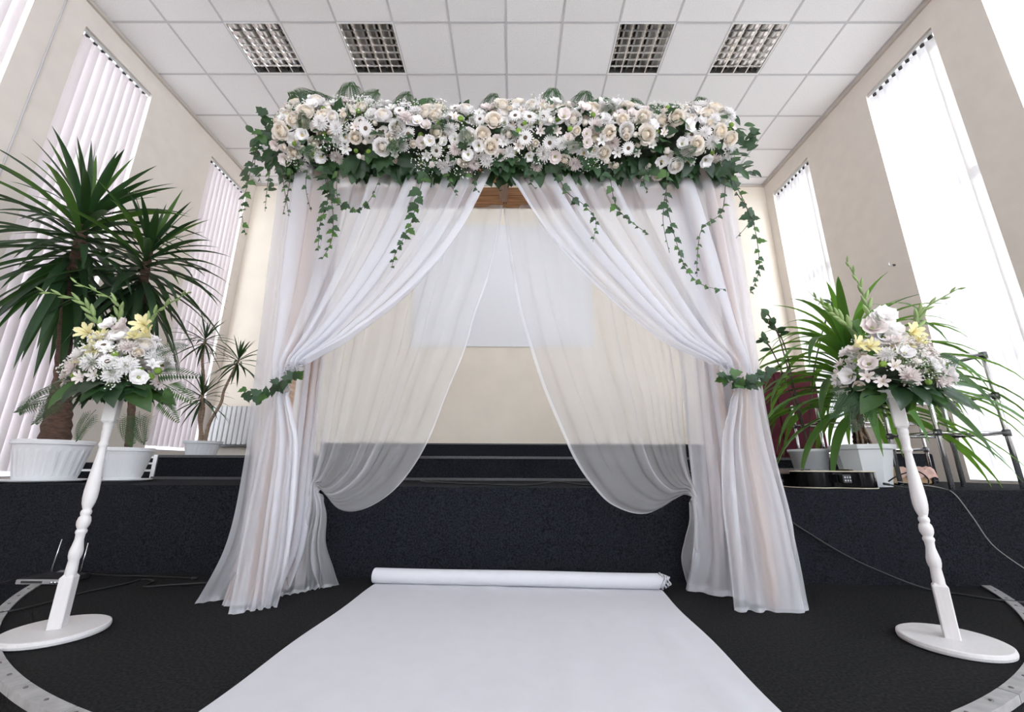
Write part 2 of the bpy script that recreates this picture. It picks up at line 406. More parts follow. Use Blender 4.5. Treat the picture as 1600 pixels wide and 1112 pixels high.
for s_ in range(segs):
    b = MB(); i0, i1 = s_*n//segs, (s_+1)*n//segs
    inner = []; outer = []
    for i in range(i0, i1+1):
        a = angs[i] + (0.0008 if i == i0 else (-0.0008 if i == i1 else 0)); d = Vector((cos(a), sin(a), 0))
        inner.append(PC + d*(PR-.030)); outer.append(PC + d*(PR+.010))
    k = len(inner)
    vs = [(p.x, p.y, .001) for p in inner] + [(p.x, p.y, .008) for p in inner] + [(p.x, p.y, .008) for p in outer] + [(p.x, p.y, -.014) for p in outer]
    fs = []
    for r in range(3): fs += [(r*k+i, r*k+i+1, (r+1)*k+i+1, (r+1)*k+i) for i in range(k-1)]
    fs += [(0, k, 2*k, 3*k), (k-1, 4*k-1, 3*k-1, 2*k-1)]
    b.add(vs, fs); b.build('edge_strip', M['strip'], plat)
    for f_ in (0.12, 0.6):
        a = angs[i0] + (angs[i1]-angs[i0])*f_; c = PC + Vector((cos(a), sin(a), 0))*(PR-.012)
        b = MB(); b.lathe([(.0055, .008), (.0045, .0105)], (c.x, c.y, 0), 8); b.build('rivet', M['rivet'], plat)
def prism(b, pts, z0, z1):
    k = len(pts); b.add([(x, y, z0) for x, y in pts] + [(x, y, z1) for x, y in pts],
        [tuple(range(k-1, -1, -1)), tuple(range(k, 2*k))] + [(i, (i+1) % k, k+(i+1) % k, k+i) for i in range(k)])
b = MB(); prism(b, [(XL, sya(XL)), (XR, sya(XR)), (XR, YB), (XL, YB)], ZH, SZ); stage = struct(b.build('stage', M['carpet_blue']))
b = MB(); prism(b, [(XL, sya(XL)-.004), (XR, sya(XR)-.004), (XR, sya(XR)+.05), (XL, sya(XL)+.05)], SZ-.03, SZ+.003); b.build('nosing', M['carpet_blue'], stage)
# second level and low centre podium
L2Y, L2Z = 3.87, 0.695
b = MB(); b.box((-3.25, L2Y, SZ), (3.35, YB, L2Z)); st2 = struct(b.build('stage_step', M['carpet_blue']))
b = MB(); b.box((-3.25, L2Y-.006, L2Z-.02), (3.35, L2Y+.03, L2Z+.002)); b.build('nosing', M['nosing'], st2)
b = MB(); b.box((-3.25, L2Y-.02, SZ), (3.35, L2Y, SZ+.022)); b.build('nosing', M['nosing'], st2)
b = MB(); b.box((-2.1, 4.6, L2Z), (2.1, YB, 0.85)); st3 = struct(b.build('podium_step', M['carpet_blue']))
b = MB(); b.box((-2.1, 4.594, .838), (2.1, 4.63, .852)); b.build('nosing', M['nosing'], st3)
sst = struct(place('side_step', None, Matrix.Translation((-3.8, 4.1, SZ))))
for q, (y, z0, z1) in enumerate(((3.95, SZ, .565), (4.25, SZ, .63), (4.55, SZ, L2Z))):
    b = MB(); b.box((XL, y, z0), (-3.25, y+.30 if q < 2 else YB, z1)); b.build('step', M['carpet_blue'], sst)
    b = MB(); b.box((XL+.3, y-.012, z1-.016), (-3.25, y+.02, z1+.003)); b.build('nosing', M['frame'], sst)
b = MB(); b.box((-3.27, L2Y-.012, SZ), (-3.235, L2Y+.02, L2Z+.004)); b.build('corner_post', M['alu'], sst)

# ------------------------------------------------------------------ ceiling lights
LL = ['leftmost square louvred ceiling light', 'second louvred ceiling light from the left, above the flower garland', 'third louvred ceiling light from the left', 'rightmost square louvred ceiling light']
def ceiling_light(k, label):
    x0 = GX0 + TS*k; y0 = GY0
    t = thing('ceiling_light', (x0+.3, y0+.3, ZC), label, 'ceiling light', 'louvred ceiling lights')
    z = ZC
    b = MB()
    for (a, c, d, e) in ((0, .6, 0, .014), (0, .6, .586, .6), (0, .014, .014, .586), (.586, .6, .014, .586)):
        b.box((x0+a, y0+d, z-.006), (x0+c, y0+e, z+.006))
    b.build('frame', M['frame'], t)
    b = MB()
    b.box((x0+.012, y0+.012, z+.09), (x0+.588, y0+.588, z+.1))
    for (a, c, d, e) in ((.010, .014, .012, .588), (.586, .590, .012, .588), (.012, .588, .010, .014), (.012, .588, .586, .590)):
        b.box((x0+a, y0+d, z+.006), (x0+c, y0+e, z+.09))
    b.build('housing', M['lampdark'], t)
    for q in range(4):
        xc = x0 + .014 + .143*(q+.5)
        rows = []
        for yy in (y0+.014, y0+.586):
            rows.append([(xc + (-.066 + .132*i/8), yy, z + .004 + .07*(1-((i-4)/4)**2)**0.6) for i in range(9)])
        g = MB(); g.grid(rows); g.build('reflector', M['mirror'], t, True)
        g = MB(); g.tube([(xc, y0+.03, z+.05), (xc, y0+.57, z+.05)], .013, 10); tb_ = g.build('tube', M['tube'], t, True)
        g = MB(); g.tube([(xc, y0+.015, z+.05), (xc, y0+.05, z+.05)], .017, 10); g.build('socket', M['lampdark'], tb_)
        g = MB(); g.tube([(xc, y0+.55, z+.05), (xc, y0+.585, z+.05)], .017, 10); g.build('socket', M['lampdark'], tb_)
    for q in range(3):
        xc = x0 + .014 + .143*(q+1)
        g = MB(); g.box((xc-.006, y0+.014, z-.001), (xc+.006, y0+.586, z+.016)); g.build('long_blade', M['blade'], t)
    for q in range(6):
        yc = y0 + .014 + .572*(q+1)/7
        g = MB(); g.add([(x0+.014, yc-.007, z+.018), (x0+.586, yc-.007, z+.018), (x0+.586, yc, z), (x0+.014, yc, z), (x0+.014, yc+.007, z+.018), (x0+.586, yc+.007, z+.018)],
                        [(0,1,2,3), (3,2,5,4), (0,4,5,1)]); g.build('cross_blade', M['blade'], t)
for k, lb in zip(LIGHTS, LL): ceiling_light(k, lb)

# ------------------------------------------------------------------ projection screen, radiator
a = P(655, 352, YB-.02); c = P(928, 541, YB-.02)
t = thing('projection_screen', ((a.x+c.x)/2, YB, c.z), 'white rectangular projection screen flat on the cream back wall', 'screen')
b = MB(); b.box((a.x, YB-.02, c.z), (c.x, YB-.001, a.z), 0, .004); b.build('board', M['screen'], t)
b = MB()
for (p, q, r, s) in ((a.x-.01, a.x, c.z-.01, a.z+.01), (c.x, c.x+.01, c.z-.01, a.z+.01), (a.x, c.x, c.z-.01, c.z), (a.x, c.x, a.z, a.z+.01)):
    b.box((p, YB-.022, r), (q, YB-.001, s))
b.build('border', M['frame'], t)
a = P(333, 634, YB-.1); c = P(392, 697, YB-.1)
t = thing('radiator', ((a.x+c.x)/2, YB-.06, c.z), 'white ribbed radiator on the back wall beside the small potted plant', 'radiator')
nf = 9; wd = (c.x-a.x)/nf
for q in range(nf):
    g = MB(); g.box((a.x+wd*q+.004, YB-.11, c.z+.02), (a.x+wd*(q+1)-.006, YB-.035, a.z), 0, .008); g.build('fin', M['radiator'], t)
g = MB(); g.box((a.x, YB-.085, c.z+.05), (c.x, YB-.05, c.z+.08)); g.box((a.x, YB-.085, a.z-.08), (c.x, YB-.05, a.z-.05)); g.build('manifold', M['radiator'], t)
g = MB(); g.box((a.x-.02, YB-.13, c.z-.005), (c.x+.3, YB, c.z+.015)); g.build('shelf_rail', M['darkjoint'], t)

# ------------------------------------------------------------------ arch frame
XP = 1.17; YA, YBk = 2.10, 2.36
t = thing('wedding_arch', (0, (YA+YBk)/2, 0), 'wooden wedding arch frame with posts and beams under the drapes', 'arch')
for x in (-XP, XP):
    for y in (YA, YBk):
        g = MB(); g.box((x-.03, y-.03, 0), (x+.03, y+.03, 2.377), 0, .004); g.build('post', M['wood_grey'], t)
for y, m2 in ((YA, 'wood'), (YBk, 'wood')):
    for (z0, z1) in ((2.255, 2.312), (2.316, 2.377)):
        g = MB(); g.box((-XP-.03, y-.031, z0), (XP+.03, y+.031, z1), 0, .004); g.build('beam', M[m2], t)
for x in (-XP, -.065, XP):
    g = MB(); z0 = 2.265 if abs(x) < 1 else 2.30
    g.box((x-.026, YA-.02, z0), (x+.026, YBk-.028, z0+.05), 0, .003); g.build('cross_piece', M['wood_grey'], t)
for q, x in enumerate((-.085, -.07)):
    g = MB(); g.lathe([(.004, 0), (.004, .01)], (x + .02, YBk-.035, 2.247), 8); g.build('screw', M['darkjoint'], t)

# ------------------------------------------------------------------ drapes
def drape(name, label, outer, inner, nfold, amps, mt, nu=150, nv=90, seed=0, overlap=0.22, cat='curtain', group='sheer drapes of the arch', hem=True, ydir=None, nlow=None, vt=.5):
    r = random.Random(seed)
    ph = [r.uniform(0, 6.28) for _ in range(6)]
    O = catmull(outer, nv); I = catmull(inner, nv)
    K = len(amps)
    def amp(v):
        t = v*(K-1); k = min(int(t), K-2); f = t-k; f = f*f*(3-2*f)
        return amps[k]*(1-f) + amps[k+1]*f
    rows = []; W = []
    for j in range(nv+1):
        v = j/nv; A = amp(v)
        o, i_ = O[j], I[j]; rd = i_ - o; wd = max(rd.length, 1e-4); rdn = rd/wd
        mid0 = (O[max(j-1,0)] + I[max(j-1,0)])/2; mid1 = (O[min(j+1,nv)] + I[min(j+1,nv)])/2
        sd_ = (mid1-mid0)
        nrm = rdn.cross(sd_)
        if ydir is not None: nrm = Vector(ydir)
        if nrm.length < 1e-6: nrm = Vector((0, -1, 0))
        nrm.normalize()
        if ydir is None and nrm.y > 0: nrm = -nrm
        row = []
        for q in range(nu+1):
            u = q/nu
            fb = 0 if nlow is None else min(1, max(0, (v-vt+.05)/.10))
            nf_ = nfold if nlow is None else nfold + (nlow-nfold)*fb*fb*(3-2*fb)
            phi = nf_*u + .55*sin(5.1*u+ph[0]) + .22*sin(9*u+ph[1]+1.5*v) + .3*v*sin(4*u+ph[4])
            mod = .62 + .38*sin(2*pi*(nfold*.37*u)+ph[3])
            s1 = sin(2*pi*phi); s2 = sin(4*pi*phi)
            p = o.lerp(i_, u) + nrm*(A*mod*s1 + .10*A*sin(2*pi*phi*1.7+ph[5]+2*v)) + rdn*(-overlap*s2*mod*min(wd/nfold, 2.2*A)*(1-.9*min(1, max(0, (v-.80)/.18))))
            if p.z < 0.004: p.z = 0.004 + .004*abs(s1)
            row.append(p)
        rows.append(row)
    root = thing(name, rows[0][nu//2], label, cat, group)
    g = MB(); g.grid(rows); g.build('cloth', mt, root, True)
    if hem:
        e = 3
        g = MB(); g.grid([[p + Vector((0, -.0015, 0)) for p in rw[-1-e:]] for rw in rows])
        g.grid([[p + Vector((0, -.0015, 0.001)) for p in rw] for rw in rows[-3:]])
        g.build('hem', M['hem'], root, True)
    return rows
def px3(lst, d):                      # [(px,py[,depth])] -> points; the last of them lies on the floor
    out = []
    for i, q in enumerate(lst):
        out.append(FL(*q[:2]) if len(q) > 2 and q[2] == 'f' else P(q[0], q[1], q[2] if len(q) > 2 else d))
    return out

# blush cloth round the posts
drape('post_drape', 'blush cloth hanging down the front left post', px3([(446,255),(426,400),(404,590),(392,720),(372,860),(345,948,'f')], 2.13),
      px3([(484,255),(470,400),(452,590),(452,720),(440,860),(420,944,'f')], 2.13), 3, [.02,.022,.016,.02,.025,.02], M['blush'], 70, 60, 21, group='blush post drapes')
drape('post_drape', 'blush cloth hanging down the front right post', px3([(1128,255),(1158,400),(1186,590),(1205,720),(1230,860),(1248,950,'f')], 2.13),
      px3([(1094,255),(1116,400),(1140,590),(1148,720),(1158,860),(1172,946,'f')], 2.13), 3, [.02,.022,.016,.02,.025,.02], M['blush'], 70, 60, 22, group='blush post drapes')
drape('post_drape', 'narrow peach cloth down the rear left post', px3([(500,325),(474,560),(464,700),(455,850),(448,918,'f')], 2.36),
      px3([(524,325),(498,560),(489,700),(482,850),(478,914,'f')], 2.36), 2, [.015,.02,.02,.02,.015], M['blush'], 50, 40, 23, group='blush post drapes')
drape('post_drape', 'narrow peach cloth down the rear right post', px3([(1078,325),(1108,560),(1120,700),(1130,850),(1136,918,'f')], 2.36),
      px3([(1056,325),(1084,560),(1096,700),(1106,850),(1110,914,'f')], 2.36), 2, [.015,.02,.02,.02,.015], M['blush'], 50, 40, 24, group='blush post drapes')
# side panels, running from the front post back to the rear post
drape('side_curtain', 'white sheer side panel on the left flank of the arch', px3([(438,255,2.06),(416,420,2.06),(395,590,2.06),(380,722,2.05),(354,848,2.04),(304,944,'f')], 2.05),
      px3([(528,318,2.38),(514,450,2.38),(502,560,2.38),(486,700,2.36),(474,840,2.34),(455,920,'f')], 2.3), 5, [.02,.03,.03,.035,.04,.022], M['sheer'], 130, 70, 3)
drape('side_curtain', 'white sheer side panel on the right flank of the arch', px3([(1134,255,2.06),(1162,420,2.06),(1189,590,2.06),(1212,700,2.05),(1242,820,2.04),(1264,956,'f')], 2.05),
      px3([(1034,318,2.38),(1050,450,2.38),(1062,560,2.38),(1072,680,2.36),(1082,820,2.34),(1070,922,'f')], 2.3), 5, [.02,.03,.03,.035,.04,.022], M['sheer'], 130, 70, 4)
# rear drapes
drape('back_curtain', 'thin sheer rear curtain tied low at the left rear post',
      px3([(526,322),(521,370),(515,420),(510,470),(504,520),(500,560),(497,600),(493,650),(491,690),(490,715),(489,735),(487,754),(478,795),(462,850),(450,900),(434,934,'f')], 2.33),
      px3([(784,322),(773,390),(760,440),(742,490),(727,545),(702,607),(672,684),(643,735),(609,773),(566,797),(530,796),(500,764),(510,802),(509,848),(521,888),(531,914,'f')], 2.31),
      6, [.022,.026,.028,.026,.024,.022,.018,.014,.022,.030,.022], M['sheer_back'], 190, 120, 5, nlow=3, vt=.73)
drape('back_curtain', 'thin sheer rear curtain tied low at the right rear post',
      px3([(1038,322),(1043,370),(1049,420),(1054,470),(1059,520),(1063,560),(1067,600),(1069,650),(1072,690),(1074,715),(1078,740),(1084,762),(1096,800),(1106,850),(1120,895),(1140,932,'f')], 2.33),
      px3([(788,322),(797,390),(805,440),(815,490),(831,545),(851,607),(879,675),(898,718),(923,756),(957,790),(1010,803),(1072,772),(1080,808),(1070,845),(1064,875),(1076,918,'f')], 2.31),
      6, [.022,.026,.028,.026,.024,.022,.018,.014,.022,.030,.022], M['sheer_back'], 190, 120, 6, nlow=3, vt=.73)
# front drapes
drape('front_curtain', 'white sheer front curtain swept to the left and bound with ivy',
      px3([(456,258,2.05),(448,330,2.05),(440,420,2.04),(432,510,2.02),(424,590,1.99),(406,690,2.0),(386,790,2.0),(368,890,2.0),(357,961,'f')], 2.0),
      px3([(772,258,2.05),(718,362,2.05),(642,452,2.04),(550,524,2.01),(456,588,1.97),(466,690,1.99),(462,780,2.0),(452,870,2.02),(433,948,'f')], 2.0),
      9, [.036,.040,.042,.036,.026,.032,.036,.034,.020], M['sheer'], 280, 140, 7, overlap=.30, nlow=4, vt=.5)
drape('front_curtain', 'white sheer front curtain swept to the right and bound with ivy',
      px3([(1120,258,2.05),(1134,330,2.05),(1148,420,2.04),(1162,510,2.02),(1176,586,1.99),(1196,690,2.0),(1224,790,2.0),(1244,880,2.0),(1258,957,'f')], 2.0),
      px3([(786,258,2.05),(850,362,2.05),(938,452,2.04),(1035,530,2.01),(1138,588,1.97),(1132,690,1.99),(1134,780,2.0),(1142,870,2.02),(1150,956,'f')], 2.0),
      9, [.036,.040,.042,.036,.026,.032,.036,.034,.020], M['sheer'], 280, 140, 8, overlap=.30, nlow=4, vt=.5)

# ------------------------------------------------------------------ runner with roll
def runner():
    hw = 0.73; rr = 0.038
    p_far = Vector(((FL(582, 920).x + FL(1026, 920).x)/2, 2.36, 0)); p_near = Vector(((FL(310, 1112).x + FL(1220, 1112).x)/2, FL(310, 1112).y, 0))
    d = (p_near - p_far).normalized(); s = Vector((-d.y, d.x, 0)); s = s if s.x > 0 else -s
    t = thing('aisle_runner', p_far, 'white cloth aisle runner unrolled towards the camera', 'runner')
    edge = PC.y - PR
    prof = []                                   # (distance, z)
    Lp = (p_far.y - edge)/(-d.y)
    N = 60
    rows = []
    for i in range(N+1):
        dist = -0.005 + (Lp+.03)*i/N
        row = []
        for j in range(41):
            u = j/20 - 1
            q = p_far + d*dist + s*(u*hw + .006*sin(9*dist+u*2)*(abs(u) > .9))
            z = .010 + .006*max(0, mnoise.noise(Vector((u*2.2, dist*1.6, 1)))) + .010*math.exp(-((u-.80-.10*(dist-.6))/.025)**2)*min(1, max(0, dist-.25)*2)
            z += .0045*max(0, sin(u*26+sin(dist*3)))*max(0, mnoise.noise(Vector((u*1.3+4, dist*1.2, 3))))*2
            row.append((q.x, q.y, z))
        rows.append(row)
    for (dd, z) in ((.045, -.02), (.05, -.1), (.052, ZH+.02), (.12, ZH+.012), (.8, ZH+.012), (2.4, ZH+.012)):
        q = [p_far + d*(Lp+dd) + s*((j/20-1)*hw) for j in range(41)]
        rows.append([(v.x, v.y, z) for v in q])
    g = MB(); g.grid(rows); g.build('cloth', M['runner'], t, True)
    # roll: spiral cross-section extruded sideways
    g = MB(); sp = []
    for i in range(90):
        a = -pi/2 - i/89*2*pi*4; r = rr*(1-.55*i/89); sp.append((a, r))
    cols = []
    for j in range(25):
        u = j/12 - 1; row = []
        for (a, r) in sp:
            r2 = r*(1 + .03*sin(5*u+a)); off = .012*sin(a*.5)*(abs(u) == 1)
            q = p_far + s*(u*(hw+.005) + off) - d*(cos(a)*r2)
            row.append((q.x, q.y, .010 + rr + sin(a)*r2))
        cols.append(row)
    g.grid(cols); g.build('roll', M['runner'], t, True)
    for q_ in range(4):
        g = MB(); pts = []
        for i in range(25):
            a = 2*pi*i/24; r = rr*(.95-.16*q_)
            q = p_far + s*(hw + .010 + .012*q_ + .006*sin(3*a+q_)) - d*(cos(a)*r); pts.append(Vector((q.x, q.y, .010+rr+sin(a)*r)))
        g.tube(pts, .004, 5, caps=False); g.build('frayed_edge', M['runner'], t, True)
runner()

# ------------------------------------------------------------------ flower and leaf meshes (unit size, facing +Z)
def petal_pts(L, Wd, e0, curl, az, r0, z0, n=4, m=3, tip=0.5, cup=0.15, base=0.25):
    """strip of points: starts at radius r0, elevation e0 from the horizontal, curling outwards"""
    rows = []; r, z = r0, z0; e = e0
    for i in range(n+1):
        s = i/n
        wv = Wd*(base + (1-base)*sin(pi*min(1, s*.62+.0)/1.0)) if s < .8 else Wd*(1-(1-tip)*((s-.8)/.2)**2)*sin(pi*.5)
        row = []
        for j in range(m+1):
            q = 2*j/m - 1
            x = r + cup*Wd*q*q*(-sin(e))*-1*0 ; y = q*wv*.5
            up = cup*Wd*q*q
            xr = r - sin(e)*up; zr = z + cos(e)*up
            row.append(Vector((xr*cos(az)-y*sin(az), xr*sin(az)+y*cos(az), zr)))
        rows.append(row)
        r += cos(e)*L/n; z += sin(e)*L/n; e += curl/n
    return rows
def rose_mesh(name, seed, mats, spread=1.0):
    r = random.Random(seed); g = MB()
    # domed heart with a spiral lip, inner petals closing over it, outer ones opening
    g.lathe([(.28, .1), (.31, .32), (.25, .50), (.10, .58), (.01, .58)], n=12, m=1)
    rows = [[], []]
    for i in range(26):
        a = i*.62; q = .03+.0105*i
        rows[0].append(Vector((q*1.05*cos(a), q*1.05*sin(a), .38))); rows[1].append(Vector((q*cos(a), q*sin(a), .66-.0045*i)))
    g.grid(rows, 1)
    for (n, r0, L, Wd, e0, curl, z0, m) in ((4, .31, .54, .60, 1.45, .45, .10, 1), (5, .42, .58, .74, 1.42, .30, .05, 1), (5, .50, .58, .88, 1.30, .10, 0.0, 0), (6, .54, .54*spread, .92, 1.08, -.5, -.06, 0), (6, .50, .52*spread, .92, .75, -.6, -.14, 0)):
        o = r.uniform(0, 6)
        for k in range(n):
            g.grid(petal_pts(L*r.uniform(.93, 1.07), Wd, e0+r.uniform(-.1, .1), curl, o+2*pi*k/n+r.uniform(-.1, .1), r0, z0, 4, 4, .74, .20, .6), m)
    g.lathe([(.05, -.5), (.2, -.35), (.32, -.1), (.25, .05)], n=8, m=0)
    return g.mesh(name, mats, True)
def lisi_mesh(name, seed, mats):
    r = random.Random(seed); g = MB()
    for (n, e0, curl, L, z0) in ((5, 1.15, -1.1, .95, -.1), (4, 1.35, -.8, .82, -.05)):
        o = r.uniform(0, 6)
        for k in range(n): g.grid(petal_pts(L*r.uniform(.9, 1.08), .95, e0, curl+r.uniform(-.2, .2), o+2*pi*k/n, .12, z0, 5, 4, .78, .18, .3), 0)
    g.lathe([(.16, 0), (.18, .12), (.10, .24), (.02, .27)], n=8, m=1)
    g.lathe([(.05, -.5), (.16, -.25), (.2, 0)], n=8, m=0)
    return g.mesh(name, mats, True)
def gerbera_mesh(name, seed, mats):
    r = random.Random(seed); g = MB()
    for (n, e0, L, z0) in ((20, .12, .80, .0), (18, .32, .68, .05)):
        for k in range(n): g.grid(petal_pts(L*r.uniform(.92, 1.06), .22, e0+r.uniform(-.06, .06), -.25, 2*pi*(k+z0*10)/n, .18, z0, 3, 2, .5, .2, .5), 0)
    g.lathe([(.27, .05), (.26, .12), (.15, .16), (.02, .13)], n=12, m=1)
    g.lathe([(.05, -.4), (.18, -.12), (.25, .02)], n=10, m=2)
    return g.mesh(name, mats, True)
def mum_mesh(name, seed, mats):
    r = random.Random(seed); g = MB()
    for (n, e0, L, z0, r0) in ((18, -.05, .85, .0, .14), (16, .30, .80, .05, .12), (13, .65, .68, .09, .1), (10, 1.0, .52, .12, .07), (6, 1.35, .36, .14, .03)):
        o = r.uniform(0, 1)
        for k in range(n): g.grid(petal_pts(L*r.uniform(.88, 1.1), .21, e0+r.uniform(-.12, .12), .35, o+2*pi*k/n, r0, z0, 3, 2, .55, .3, .6), 0)
    g.lathe([(.12, .12), (.10, .22), (.02, .25)], n=8, m=1)
    g.lathe([(.05, -.4), (.15, -.12), (.2, .03)], n=8, m=2)
    return g.mesh(name, mats, True)
def alstro_mesh(name, seed, mats):
    r = random.Random(seed); g = MB()
    for k in range(6): g.grid(petal_pts(1.05, .50 if k % 2 else .40, 1.0+r.uniform(-.1, .1), -.85, 2*pi*k/6+.1, .05, -.2, 4, 2, .4, .2, .3), 0)
    for k in range(4): g.tube([(0, 0, -.1), (.10*cos(k*1.6), .10*sin(k*1.6), .35), (.2*cos(k*1.6), .2*sin(k*1.6), .6)], .018, 4, m=1)
    return g.mesh(name, mats, True)
def bud_mesh(name, mats):
    g = MB(); g.lathe([(.06, -.75), (.32, -.5), (.55, -.1), (.58, .22), (.45, .5), (.22, .62), (.05, .58)], n=12, m=0, rad=lambda k, n, z: 1+.06*sin(5*2*pi*k/n+z*3))
    for k in range(3): g.grid(petal_pts(1.0, .9, 1.45, -.55, 2*pi*k/3, .34, -.4, 4, 3, .6, .3, .5), 0)
    for k in range(4): g.grid(petal_pts(.5, .25, .9, .4, 2*pi*k/4, .12, -.75, 2, 2, .2, .1, .6), 1)
    return g.mesh(name, mats, True)
def button_mesh(name, mats):
    g = MB(); g.lathe([(.1, -.45), (.6, -.35), (.9, 0), (.85, .35), (.5, .6), (.1, .66)], n=14, rad=lambda k, n, z: 1+.08*sin(7*2*pi*k/n+9*z))
    return g.mesh(name, mats, True)
def breath_mesh(name, seed, mats, n=46):
    r = random.Random(seed); g = MB()
    for i in range(n):
        a = r.uniform(0, 6.28); q = sqrt(r.random()); zz = 1.0 - .45*q*q + r.uniform(-.25, .2)
        p = Vector((q*.85*cos(a), q*.85*sin(a), zz)); s = r.uniform(.035, .06)
        if i % 2 == 0: g.tube([(0, 0, -.3), p*.55 + Vector((0, 0, .05)), p], .007, 3, m=1, caps=False)
        g.add([p+Vector((s,0,0)), p+Vector((-s,0,0)), p+Vector((0,s,0)), p+Vector((0,-s,0)), p+Vector((0,0,s)), p+Vector((0,0,-s))],
              [(0,2,4),(2,1,4),(1,3,4),(3,0,4),(2,0,5),(1,2,5),(3,1,5),(0,3,5)], 0)
    return g.mesh(name, mats, False)
# leaves lie in XY with the stalk at the origin, tip towards +Y, face +Z
def oval_leaf(name, mt, wd=.42, droop=.25, n=7, fold=.18, wave=0.0):
    g = MB(); rows = []
    for i in range(n+1):
        s = i/n; w_ = wd*(sin(pi*s**.85))**.8*.5 if 0 < s < 1 else .012
        z = -droop*s*s + wave*sin(9*s)*.03
        rows.append([(-w_, s, z+fold*w_), (-w_*.5, s, z+fold*w_*.35), (0, s, z), (w_*.5, s, z+fold*w_*.35), (w_, s, z+fold*w_)])
    g.grid(rows); return g.mesh(name, mt, True)
def lobed_leaf(name, mt, pts, droop=.2):
    g = MB(); full = [(-x, y) for x, y in reversed(pts) if x > 0.001] ; out = [p for p in pts] + [p for p in full]
    def z(x, y): return -droop*(y*y) - .25*x*x + .12*abs(x)
    c = (0, .38); vs = [(c[0], c[1], z(*c))]; k = len(out)
    for s in (.55, 1.0):
        for x, y in out: q = (c[0]+(x-c[0])*s, c[1]+(y-c[1])*s); vs.append((*q, z(*q)))
    fs = [(0, 1+i, 1+(i+1) % k) for i in range(k)] + [(1+i, 1+k+i, 1+k+(i+1) % k, 1+(i+1) % k) for i in range(k)]
    g.add(vs, fs); return g.mesh(name, mt, True)
IVY = [(0, 0), (.16, -.06), (.36, .04), (.52, .26), (.30, .42), (.30, .62), (.14, .78), (0, 1.02)]
PALM = [(0, 0), (.10, -.10), (.34, -.14), (.30, .06), (.58, .10), (.50, .28), (.70, .48), (.46, .50), (.42, .74), (.24, .68), (.14, .90), (0, 1.04)]
def frond_mesh(name, mt, n=13, lw=.26, curve=.35, needle=False):
    g = MB(); pts = []
    for i in range(n+1):
        s = i/n; pts.append(Vector((0, s, -curve*s*s)))
    g.tube(pts, [.010*(1-.7*i/n) for i in range(n+1)], 4, 0)
    for i in range(2, n+1):
        s = i/n; L = lw*sin(pi*min(1, .15+.85*(1-s)+.05))**.7*(1.15-.5*s) if s < 1 else .08
        L = max(.05, lw*(1-s)**.6+.03)
        for sg in (-1, 1):
            p = pts[i]; d = Vector((sg*.85, .62, -.15)).normalized(); sd_ = d.cross(Vector((0, 0, 1))).normalized()*(.012 if needle else .030)
            g.add([p, p+d*L*.5+sd_, p+d*L, p+d*L*.5-sd_], [(0, 1, 2, 3)], 0)
            if needle:
                for q in (.2, .4, .6, .8):
                    c = p+d*L*q
                    for s2 in (-1, 1):
                        e = (d*.5+sd_.normalized()*s2).normalized()*(.10+.25*L); f_ = e.cross(Vector((0,0,1))).normalized()*.007
                        g.add([c, c+e*.5+f_, c+e, c+e*.5-f_], [(0, 1, 2, 3)], 0)
    return g.mesh(name, mt, False)

RO = [rose_mesh('rose_a', 1, [M['cream'], M['cream_in']]), rose_mesh('rose_b', 2, [M['cream'], M['cream_in']], 1.15), rose_mesh('rose_c', 3, [M['white'], M['cream']], 1.05)]
SP = [rose_mesh('spray_a', 5, [M['cream'], M['cream_in']], .8), bud_mesh('rose_bud_mesh', [M['cream'], M['leaf']])]
LI = [lisi_mesh('lisi_a', 4, [M['white'], M['green_eye']]), lisi_mesh('lisi_b', 9, [M['white'], M['yel_eye']]), lisi_mesh('lisi_c', 12, [M['pinkw'], M['green_eye']])]
GE = [gerbera_mesh('gerbera_a', 4, [M['white'], M['brown_eye'], M['gstem']])]
MU = [mum_mesh('mum_a', 4, [M['white'], M['yel_eye'], M['gstem']]), mum_mesh('mum_b', 8, [M['white'], M['white'], M['gstem']]), mum_mesh('mum_c', 15, [M['pinkw'], M['yel_eye'], M['gstem']])]
AL = [alstro_mesh('alstro_a', 4, [M['pinkw'], M['yel_eye']]), alstro_mesh('alstro_b', 6, [M['white'], M['green_eye']])]
BT = [button_mesh('button', [M['lime']])]
BR = [breath_mesh('breath_a', 3, [M['white'], M['gstem']]), breath_mesh('breath_b', 5, [M['white'], M['gstem']])]
GLY = [alstro_mesh('glad_bloom', 11, [M['yellow'], M['yel_eye']])]
LF_OV = [oval_leaf('ruscus_leaf', M['leaf_mid'], .46, .2), oval_leaf('broad_leaf', M['leaf_dark'], .62, .35), oval_leaf('narrow_leaf', M['leaf_dark'], .34, .3)]
LF_IVY = lobed_leaf('ivy_leaf_mesh', M['leaf_ivy'], IVY)
LF_IVYL = lobed_leaf('ivy_leaf_pale', M['leaf'], IVY)
LF_PALM = lobed_leaf('palmate_leaf', M['leaf_mid'], PALM, .3)
LF_BIG = oval_leaf('hosta_leaf', M['leaf'], .6, .45, 8, .25, 1.0)
LF_BIGD = oval_leaf('hosta_leaf_dark', M['leaf_dark'], .55, .45, 8, .25, 1.0)
FR = frond_mesh('fern_mesh', M['leaf'], 16, .36)
FRD = frond_mesh('fern_dark_mesh', M['leaf_mid'], 16, .36)
FRN = frond_mesh('asparagus_mesh', M['leaf_mid'], 15, .44, .35, True)
KINDS = {'rose': RO, 'spray_rose': SP, 'lisianthus': LI, 'gerbera': GE, 'chrysanthemum': MU, 'alstroemeria': AL, 'lime_button': BT}
SIZE = {'rose': .049, 'spray_rose': .026, 'lisianthus': .043, 'gerbera': .042, 'chrysanthemum': .046, 'alstroemeria': .036, 'lime_button': .017}

